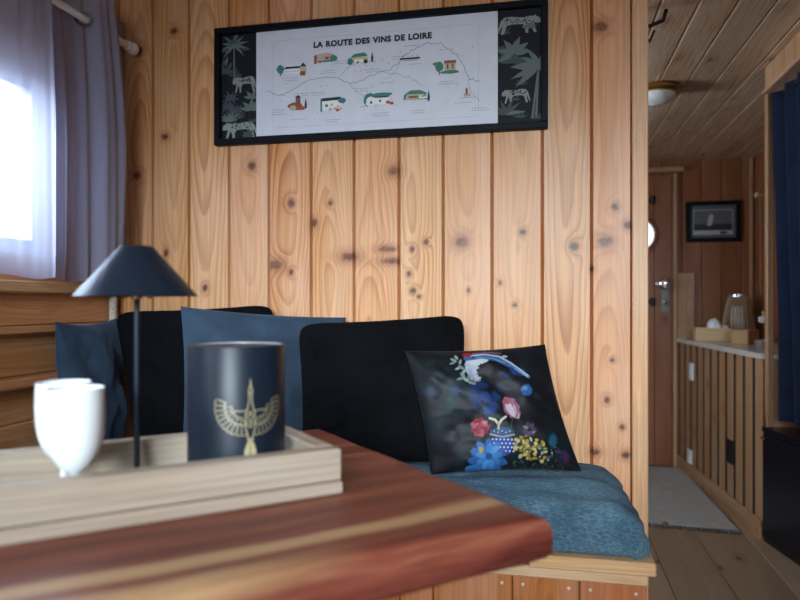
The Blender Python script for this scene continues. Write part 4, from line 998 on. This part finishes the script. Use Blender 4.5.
def leafshape(x, z, ang, L, w, mi, bend=0.25):
    d = Vector((math.cos(ang), math.sin(ang))); nn = Vector((-d.y, d.x)); up = []; lo = []
    for i in range(7):
        t = i/6; wv_ = w*math.sin(PI*min(1, t*1.05)**0.8)*0.5; c = Vector((x, z))+d*(L*t)-nn*(bend*L*t*t*(1 if d.x > 0 else -1))
        up.append(c+nn*wv_); lo.append(c-nn*wv_)
    jp([tuple(p) for p in up+lo[::-1]], mi)
def palm(x, z0, z1, L, mi, n=9, w=0.012, lean=0.0):
    jp([(x-0.0035, z0), (x+0.0035, z0), (x+lean+0.002, z1), (x+lean-0.002, z1)], mi)
    for i in range(n):
        a = R(-25+230*i/(n-1)); leafshape(x+lean, z1, a, L*(0.8+0.3*((i*5) % 3)/3), w, mi, 0.35)
def plant(x, z, L, n, mi, w=0.014):
    for i in range(n): leafshape(x, z, R(25+130*i/(n-1)), L*(0.75+0.25*((i*3) % 4)/3), w, mi, 0.2)
CAT = [(0,.42),(.02,.60),(.10,.66),(.14,.74),(.18,.68),(.24,.70),(.45,.66),(.70,.72),(.86,.70),(.95,.55),(1.0,.30),(1.04,.10),(1.0,.08),(.95,.26),(.90,.38),(.92,.16),(.95,.02),(.88,0),(.84,.16),(.80,.36),(.66,.40),(.42,.38),(.36,.22),(.37,.03),(.30,0),(.29,.20),(.24,.34),(.20,.16),(.16,0),(.10,.02),(.14,.22),(.16,.42),(.08,.38)]
def leopard(x, z, w, h, flip=False):
    pts = [((x+w*(1-a)) if flip else (x+w*a), z+h*b_) for a, b_ in CAT]
    jp(pts, 2)
    rg = random.Random(int(abs(x)*1000))
    for i in range(26):
        a = 0.24+rg.random()*0.62; b_ = 0.44+rg.random()*0.22; cx = x+w*(1-a if flip else a); cz = z+h*b_; r_ = 0.0022
        jp([(cx+r_*math.cos(t*PI/3), cz+r_*math.sin(t*PI/3)) for t in range(6)], 0)
JX0, JX1, JZ0, JZ1 = PX0+b, PX1-b, PZ0+b, PZ1-b
# left panel
palm(-1.035, 1.90, 2.020, 0.060, 1, 9, 0.010); plant(-1.065, 1.93, 0.05, 4, 3); leafshape(-1.066, 1.955, R(90), 0.035, 0.012, 1)
for i in range(26):
    rg_ = random.Random(i*7+1); xx_ = rg_.uniform(-1.078, -0.96) if i % 2 else rg_.uniform(-0.142, -0.018); zz_ = rg_.uniform(1.715, 2.035)
    plant(xx_, zz_, rg_.uniform(0.018, 0.034), rg_.randint(3, 6), 3, rg_.uniform(0.004, 0.008))
leopard(-1.04, 1.862, 0.085, 0.075, False)
for x, z in ((-1.060, 1.815), (-1.030, 1.800), (-1.048, 1.845)): palm(x, z-0.05, z, 0.032, 3, 8, 0.008)
plant(-1.055, 1.765, 0.05, 7, 1, 0.008); plant(-0.975, 1.80, 0.05, 5, 1, 0.016); plant(-0.972, 1.84, 0.035, 4, 1, 0.012)
leopard(-1.078, 1.708, 0.125, 0.075, False); plant(-0.985, 1.712, 0.03, 5, 3)
# right panel
leopard(-0.145, 1.985, 0.130, 0.075, True); plant(-0.108, 1.895, 0.080, 5, 3, 0.016)
for i, a in enumerate((200, 160, 120, 75, 40, 10)): leafshape(-0.098, 1.925, R(a), 0.055, 0.020, 1, 0.1)
palm(-0.030, 1.725, 1.875, 0.080, 1, 10, 0.018, 0.008)
for a in (165, 190, 210): leafshape(-0.026, 1.872, R(a), 0.085, 0.018, 1, 0.15)
jp([(-0.045+0.0, 1.72), (-0.038, 1.72), (-0.022, 1.86), (-0.027, 1.86)], 1)
leopard(-0.135, 1.770, 0.085, 0.06, False); plant(-0.120, 1.735, 0.06, 6, 3, 0.012); leafshape(-0.12, 1.735, R(20), 0.06, 0.012, 1); plant(-0.05, 2.00, 0.03, 4, 1, 0.012)
# glimpses above and below the poster
rg = random.Random(5)
for i in range(22):
    x = -0.94+0.78*i/21+rg.uniform(-.01, .01)
    leafshape(x, 1.7065, R(rg.uniform(60, 120)), rg.uniform(0.005, 0.010), 0.006, rg.choice((1, 2, 3)), 0)
    if i % 2: leafshape(x, 2.050, R(rg.uniform(-30, 210)), rg.uniform(0.006, 0.012), 0.005, rg.choice((1, 3)), 0)
mb.build('jungle_mount', ['jungle_dark', 'jungle_leaf', 'jungle_pale', 'jungle_dim'], pic, recalc=False)['label'] = 'dark jungle patterned mount with palms and leopards'
# poster
QX0, QX1, QZ0, QZ1 = -0.953, -0.147, 1.711, 2.060
mb = MB(); mb.box(((QX0+QX1)/2, YJ-0.0022, (QZ0+QZ1)/2), (QX1-QX0, 0.003, QZ1-QZ0), ch=0.0004)
YP = YJ-0.0040; lay2 = [0]
PM = ['poster', 'ink', 'ink_grey', 'ink_blue', 'p_green', 'p_teal', 'p_red', 'p_brown', 'p_pink', 'p_yellow', 'p_sand', 'p_white']
I = {n_: i for i, n_ in enumerate(PM)}
def uv(u, v): return (QX0+u*(QX1-QX0), QZ1-v*(QZ1-QZ0))
def pp(pts, m):
    lay2[0] += 1; mb.add([(x, YP-0.000004*lay2[0], z) for x, z in pts], [tuple(range(len(pts)))], I[m])
def blob(cx, cz, rx, rz, m, n=12, seed=0):
    rg = random.Random(seed); pp([(cx+rx*math.cos(2*PI*i/n)*(0.85+0.3*rg.random()), cz+rz*math.sin(2*PI*i/n)*(0.85+0.3*rg.random())) for i in range(n)], m)
def rect(cx, cz, w, h, m): pp([(cx-w/2, cz-h/2), (cx+w/2, cz-h/2), (cx+w/2, cz+h/2), (cx-w/2, cz+h/2)], m)
def tri(cx, cz, w, h, m): pp([(cx-w/2, cz), (cx+w/2, cz), (cx, cz+h)], m)
def river(pts, w=0.0016, m='ink_blue'):
    for (u0, v0), (u1, v1) in zip(pts[:-1], pts[1:]):
        p, q = Vector(uv(u0, v0)), Vector(uv(u1, v1)); d = (q-p).normalized(); nn = Vector((-d.y, d.x))*w/2; pp([tuple(p+nn), tuple(q+nn), tuple(q-nn), tuple(p-nn)], m)
def wiggle(pts, amp=0.006, seed=0):
    rg = random.Random(seed); out = []
    for (u0, v0), (u1, v1) in zip(pts[:-1], pts[1:]):
        for i in range(5): t = i/5; out.append((u0+(u1-u0)*t+rg.uniform(-amp, amp)*0.4, v0+(v1-v0)*t+rg.uniform(-amp, amp)*2.2))
    return out+[pts[-1]]
# thin panel outline of the map
river([(0.075, 0.10), (0.925, 0.10)], 0.0006, 'ink_grey'); river([(0.075, 0.93), (0.925, 0.93)], 0.0006, 'ink_grey'); river([(0.075, 0.10), (0.075, 0.93)], 0.0006, 'ink_grey'); river([(0.925, 0.10), (0.925, 0.93)], 0.0006, 'ink_grey')
river(wiggle([(0.05, 0.565), (0.10, 0.63), (0.14, 0.60), (0.19, 0.55), (0.22, 0.50), (0.30, 0.475), (0.36, 0.50), (0.40, 0.555), (0.44, 0.545), (0.49, 0.50), (0.53, 0.47), (0.575, 0.455), (0.62, 0.36), (0.66, 0.30), (0.72, 0.24), (0.78, 0.25), (0.84, 0.36), (0.87, 0.47), (0.885, 0.58), (0.93, 0.62)], seed=1))
river(wiggle([(0.40, 0.555), (0.44, 0.66), (0.50, 0.70)], seed=2), 0.001); river(wiggle([(0.36, 0.50), (0.40, 0.40), (0.44, 0.36), (0.48, 0.40)], seed=3), 0.001)
river(wiggle([(0.53, 0.47), (0.60, 0.50), (0.66, 0.545), (0.70, 0.62)], seed=4), 0.001); river(wiggle([(0.885, 0.58), (0.895, 0.70), (0.93, 0.80)], seed=6), 0.001); river(wiggle([(0.62, 0.36), (0.60, 0.48), (0.55, 0.54)], seed=7), 0.0008)
def cap(u, v, n=2, w=0.05, seed=0):
    rg = random.Random(seed)
    for i in range(n):
        x, z = uv(u, v+i*0.022); L = w*rg.uniform(0.7, 1.0); x0 = x-L/2
        while x0 < x+L/2:
            l = rg.uniform(0.004, 0.009); rect(x0+l/2, z, l, 0.0020, 'ink_grey'); x0 += l+0.003
caps = [(0.15,.465,2),(0.31,.42,2),(0.50,.44,2),(0.10,.76,3),(0.18,.86,1),(0.33,.885,2),(0.53,.85,2),(0.69,.845,2),(0.80,.60,2),(0.86,.80,1),(0.93,.855,2),(0.27,.62,2),(0.36,.34,2),(0.45,.61,2),(0.68,.42,1),(0.20,.62,2),(0.61,.34,2),(0.66,.25,1),(0.80,.31,1),(0.56,.57,1),(0.48,.78,1)]
for i, (u, v, n_) in enumerate(caps): cap(u, v, n_, 0.055, i)
for i in range(26):
    rg = random.Random(i+40); x, z = uv(rg.uniform(.08, .92), rg.uniform(.28, .85)); rect(x, z, 0.004, 0.003, 'ink_grey')
def tree(x, z, r_, m='p_green'): rect(x, z-r_*1.0, r_*0.3, r_*1.6, 'p_brown'); blob(x, z, r_, r_*1.15, m, 12, int(abs(x)*9999))
def cyp(x, z, h, m='ink'): pp([(x-0.003, z), (x+0.003, z), (x+0.0038, z+h*0.4), (x, z+h), (x-0.0038, z+h*0.4)], m)
# 1 long pale farm with dark roof, round tree
x, z = uv(.160, .40); tree(x-0.042, z+0.008, 0.0125, 'p_teal'); rect(x+0.004, z, 0.062, 0.016, 'p_white'); pp([(x-0.028, z+0.008), (x+0.03, z+0.008), (x+0.026, z+0.015), (x-0.024, z+0.015)], 'ink'); rect(x+0.038, z, 0.022, 0.026, 'p_sand'); tri(x+0.038, z+0.013, 0.024, 0.013, 'ink'); rect(x+0.036, z-0.010, 0.018, 0.014, 'p_brown')
for i in range(5): rect(x-0.02+i*0.01, z-0.001, 0.003, 0.006, 'ink_grey')
# 2 red hill village
x, z = uv(.300, .295); blob(x, z+0.003, 0.034, 0.012, 'p_pink', 14, 3); blob(x+0.030, z-0.004, 0.014, 0.010, 'p_green', 12, 4); blob(x-0.012, z, 0.014, 0.008, 'p_sand', 10, 5); rect(x-0.032, z-0.008, 0.010, 0.022, 'p_red'); tri(x-0.032, z+0.003, 0.013, 0.010, 'p_brown'); rect(x+0.008, z-0.002, 0.012, 0.008, 'p_brown'); rect(x, z-0.012, 0.05, 0.006, 'p_green'); rect(x-0.015, z-0.014, 0.008, 0.005, 'p_red')
# 3 green roofed cellar
x, z = uv(.450, .335); pp([(x-0.034, z+0.006), (x+0.026, z+0.008), (x+0.016, z+0.020), (x-0.020, z+0.018)], 'p_green'); rect(x-0.002, z-0.003, 0.054, 0.018, 'p_yellow'); rect(x-0.004, z-0.006, 0.03, 0.010, 'p_white'); blob(x-0.034, z-0.006, 0.010, 0.011, 'p_teal', 10, 6); blob(x+0.018, z-0.009, 0.008, 0.007, 'ink', 10, 7); blob(x-0.008, z-0.010, 0.004, 0.005, 'p_green', 8, 8); cyp(x+0.040, z-0.012, 0.034)
rect(x+0.040, z-0.012, 0.024, 0.002, 'ink_grey')
# 4 brown castle
x, z = uv(.185, .735); blob(x-0.010, z, 0.026, 0.013, 'p_brown', 14, 9); rect(x, z+0.012, 0.017, 0.030, 'p_brown'); tri(x, z+0.027, 0.020, 0.010, 'ink'); blob(x-0.018, z-0.006, 0.012, 0.009, 'p_sand', 10, 10); rect(x+0.008, z-0.008, 0.03, 0.012, 'p_red'); cyp(x+0.027, z-0.010, 0.036)
# 5 dark roofed house, flowers
x, z = uv(.330, .745); rect(x, z, 0.066, 0.030, 'p_white'); pp([(x-0.040, z+0.013), (x+0.036, z+0.015), (x+0.030, z+0.025), (x-0.034, z+0.023)], 'ink'); rect(x-0.036, z, 0.006, 0.044, 'p_teal'); blob(x+0.034, z+0.012, 0.014, 0.009, 'p_teal', 10, 11)
for i, (dx, dz, mm) in enumerate([(-.018, -.002, 'p_green'), (0, 0, 'p_yellow'), (.012, -.012, 'p_pink'), (.022, -.006, 'p_yellow'), (.030, -.014, 'p_pink'), (-.005, -.014, 'p_pink'), (.020, -.018, 'p_red')]): blob(x+dx, z+dz, 0.0055, 0.005, mm, 8, 20+i)
# 6 white barrel vaulted cellar with green top
x, z = uv(.525, .725); blob(x-0.028, z, 0.024, 0.022, 'p_teal', 14, 12); blob(x+0.012, z+0.016, 0.036, 0.007, 'p_green', 14, 13); blob(x-0.024, z-0.005, 0.018, 0.016, 'p_white', 12, 14); rect(x+0.012, z-0.003, 0.046, 0.024, 'p_white'); rect(x+0.012, z+0.008, 0.044, 0.004, 'ink'); rect(x-0.024, z-0.008, 0.006, 0.010, 'ink'); rect(x+0.006, z-0.004, 0.006, 0.008, 'ink'); blob(x+0.032, z-0.010, 0.007, 0.006, 'p_red', 8, 15); blob(x+0.044, z-0.014, 0.008, 0.005, 'p_red', 8, 16)
# 7 green humped cellar
x, z = uv(.680, .715); pp([(x-0.042, z-0.010), (x+0.036, z-0.012), (x+0.032, z+0.010), (x+0.012, z+0.019), (x-0.020, z+0.019), (x-0.040, z+0.006)], 'p_green'); pp([(x-0.036, z-0.010), (x+0.030, z-0.010), (x+0.024, z+0.006), (x-0.030, z+0.007)], 'p_sand'); rect(x-0.010, z-0.002, 0.030, 0.007, 'p_brown'); rect(x+0.024, z-0.003, 0.026, 0.010, 'p_white'); cyp(x+0.040, z-0.018, 0.036); rect(x+0.024, z-0.001, 0.018, 0.003, 'ink')
# 8 brown manor among trees
x, z = uv(.800, .475); rect(x+0.012, z+0.004, 0.036, 0.032, 'p_sand'); rect(x+0.012, z+0.018, 0.038, 0.009, 'p_brown'); rect(x+0.004, z+0.004, 0.006, 0.016, 'p_brown'); rect(x+0.020, z+0.004, 0.006, 0.016, 'p_brown'); tree(x-0.022, z+0.004, 0.014); blob(x-0.034, z+0.014, 0.009, 0.006, 'p_green', 8, 17); blob(x+0.012, z-0.014, 0.030, 0.006, 'p_green', 12, 18); blob(x-0.040, z+0.014, 0.004, 0.004, 'p_red', 8, 19)
# 9 tiny church
x, z = uv(.882, .735); rect(x, z, 0.022, 0.009, 'p_pink'); rect(x-0.002, z+0.010, 0.007, 0.014, 'p_brown'); tri(x-0.002, z+0.017, 0.009, 0.008, 'p_red'); rect(x, z-0.008, 0.05, 0.0016, 'ink_grey')
# bridge
x, z = uv(.655, .365); rect(x, z, 0.066, 0.005, 'ink'); rect(x, z-0.006, 0.05, 0.002, 'ink_grey')
for i in range(4): rect(x-0.022+i*0.015, z+0.006, 0.002, 0.010, 'ink_grey')
# title lettering
cu = bpy.data.curves.new('title', 'FONT'); cu.body = 'LA ROUTE DES VINS DE LOIRE'; cu.size = 0.0255; cu.align_x = 'CENTER'; cu.align_y = 'CENTER'; cu.offset = 0.0014; cu.space_character = 1.12; cu.space_word = 1.15; cu.resolution_u = 4
to = bpy.data.objects.new('title', cu); COL.objects.link(to); bpy.context.view_layer.update()
tm = to.evaluated_get(bpy.context.evaluated_depsgraph_get()).to_mesh()
tv = [v.co.copy() for v in tm.vertices]; tf = [tuple(p.vertices) for p in tm.polygons]
wid = max(v.x for v in tv)-min(v.x for v in tv); sx = 0.395/wid; mx = (max(v.x for v in tv)+min(v.x for v in tv))/2
cx, cz = uv(0.497, 0.172)
lay2[0] += 1
mb.add([(cx+(v.x-mx)*sx, YP-0.000004*lay2[0]-0.0002, cz+v.y) for v in tv], tf, I['ink'])
to.to_mesh_clear() if hasattr(to, 'to_mesh_clear') else None
bpy.data.objects.remove(to); bpy.data.curves.remove(cu)
mb.build('poster', PM, pic, recalc=False)['label'] = 'pale illustrated map poster titled with a wine route'

# ------------------------------------------------------------------ sheer curtain by the window
CX = -1.398; ZR = 2.030
def sheer_path():
    out = []
    for y in np.linspace(0.72, 2.05, 560):
        g = min(1, max(0, (y-1.50)/0.2)); x = CX-(0.014+0.024*g)*math.sin(2*PI*(y-1.70)/0.30)
        x += g*(0.006*math.sin(2*PI*y/0.055)+0.004*math.sin(2*PI*y/0.034+1)) + 0.003*math.sin(2*PI*y/0.11)
        out.append((x, y))
    return out
def wav(pp_, t):
    q = pp_.copy(); y = pp_[:, 1]; k_ = np.clip((y-1.60)/0.44, 0, 1)
    q[:, 0] += k_*(0.010*np.sin(y*26+3*t)*t+0.003*np.sin(y*90+6*t)*t) + 0.006*np.sin(y*11+t*2)*t
    q[:, 0] = np.clip(q[:, 0], -1.452, -1.33)
    q[:, 1] += k_*(0.078*math.sin(min(1, t*1.7)*PI/2)-0.012*t)
    return q
V = drape('c', None, sheer_path(), 1.222, 2.118, nz=70, wav=wav)
V[:, :, 2] += 0.006*np.sin(V[:, :, 1]*30)*(np.linspace(0, 1, 70)[:, None])
so = cloth_obj('curtain', V, 'sheer'); a_ = so.data.attributes.new('dens', 'FLOAT', 'POINT'); a_.data.foreach_set('value', np.clip((V[:, :, 1]-1.72)/0.08, 0, 1).astype(np.float32).ravel()); tag(so, 'lavender grey sheer curtain gathered beside the window', 'curtain')
rod = thing('curtain_rod', (CX, 1.4, ZR), 'white curtain rod above the window', 'curtain rod')
mb = MB(); mb.tube([(CX, 0.62, ZR), (CX, 2.075, ZR)], 0.0115, 16); mb.build('rod', 'white_paint', rod)
mb = MB(); mb.lathe([(0.0125, 0), (0.017, 0.004), (0.017, 0.012), (0.013, 0.016), (0.020, 0.022), (0.0235, 0.034), (0.020, 0.048), (0.010, 0.055)], (CX, 2.068, ZR), 24, axis=(0, 1, 0)); mb.build('finial', 'white_paint', rod)
for y in (0.66, 2.055):
    mb = MB(); mb.box((CX-0.045, y, ZR-0.002), (0.075, 0.010, 0.012), ch=0.002); mb.build('bracket', 'white_paint', rod)
for i, y in enumerate((1.55, 1.70, 1.85, 2.0)):
    mb = MB()
    mb.lathe([(0.0185, -0.002), (0.026, -0.0025), (0.026, 0.0025), (0.0185, 0.002)], (CX, y, ZR), 24, axis=(0.7 if i % 2 else -0.7, 1, 0), closed=True); mb.build('eyelet', 'dark_metal', so)
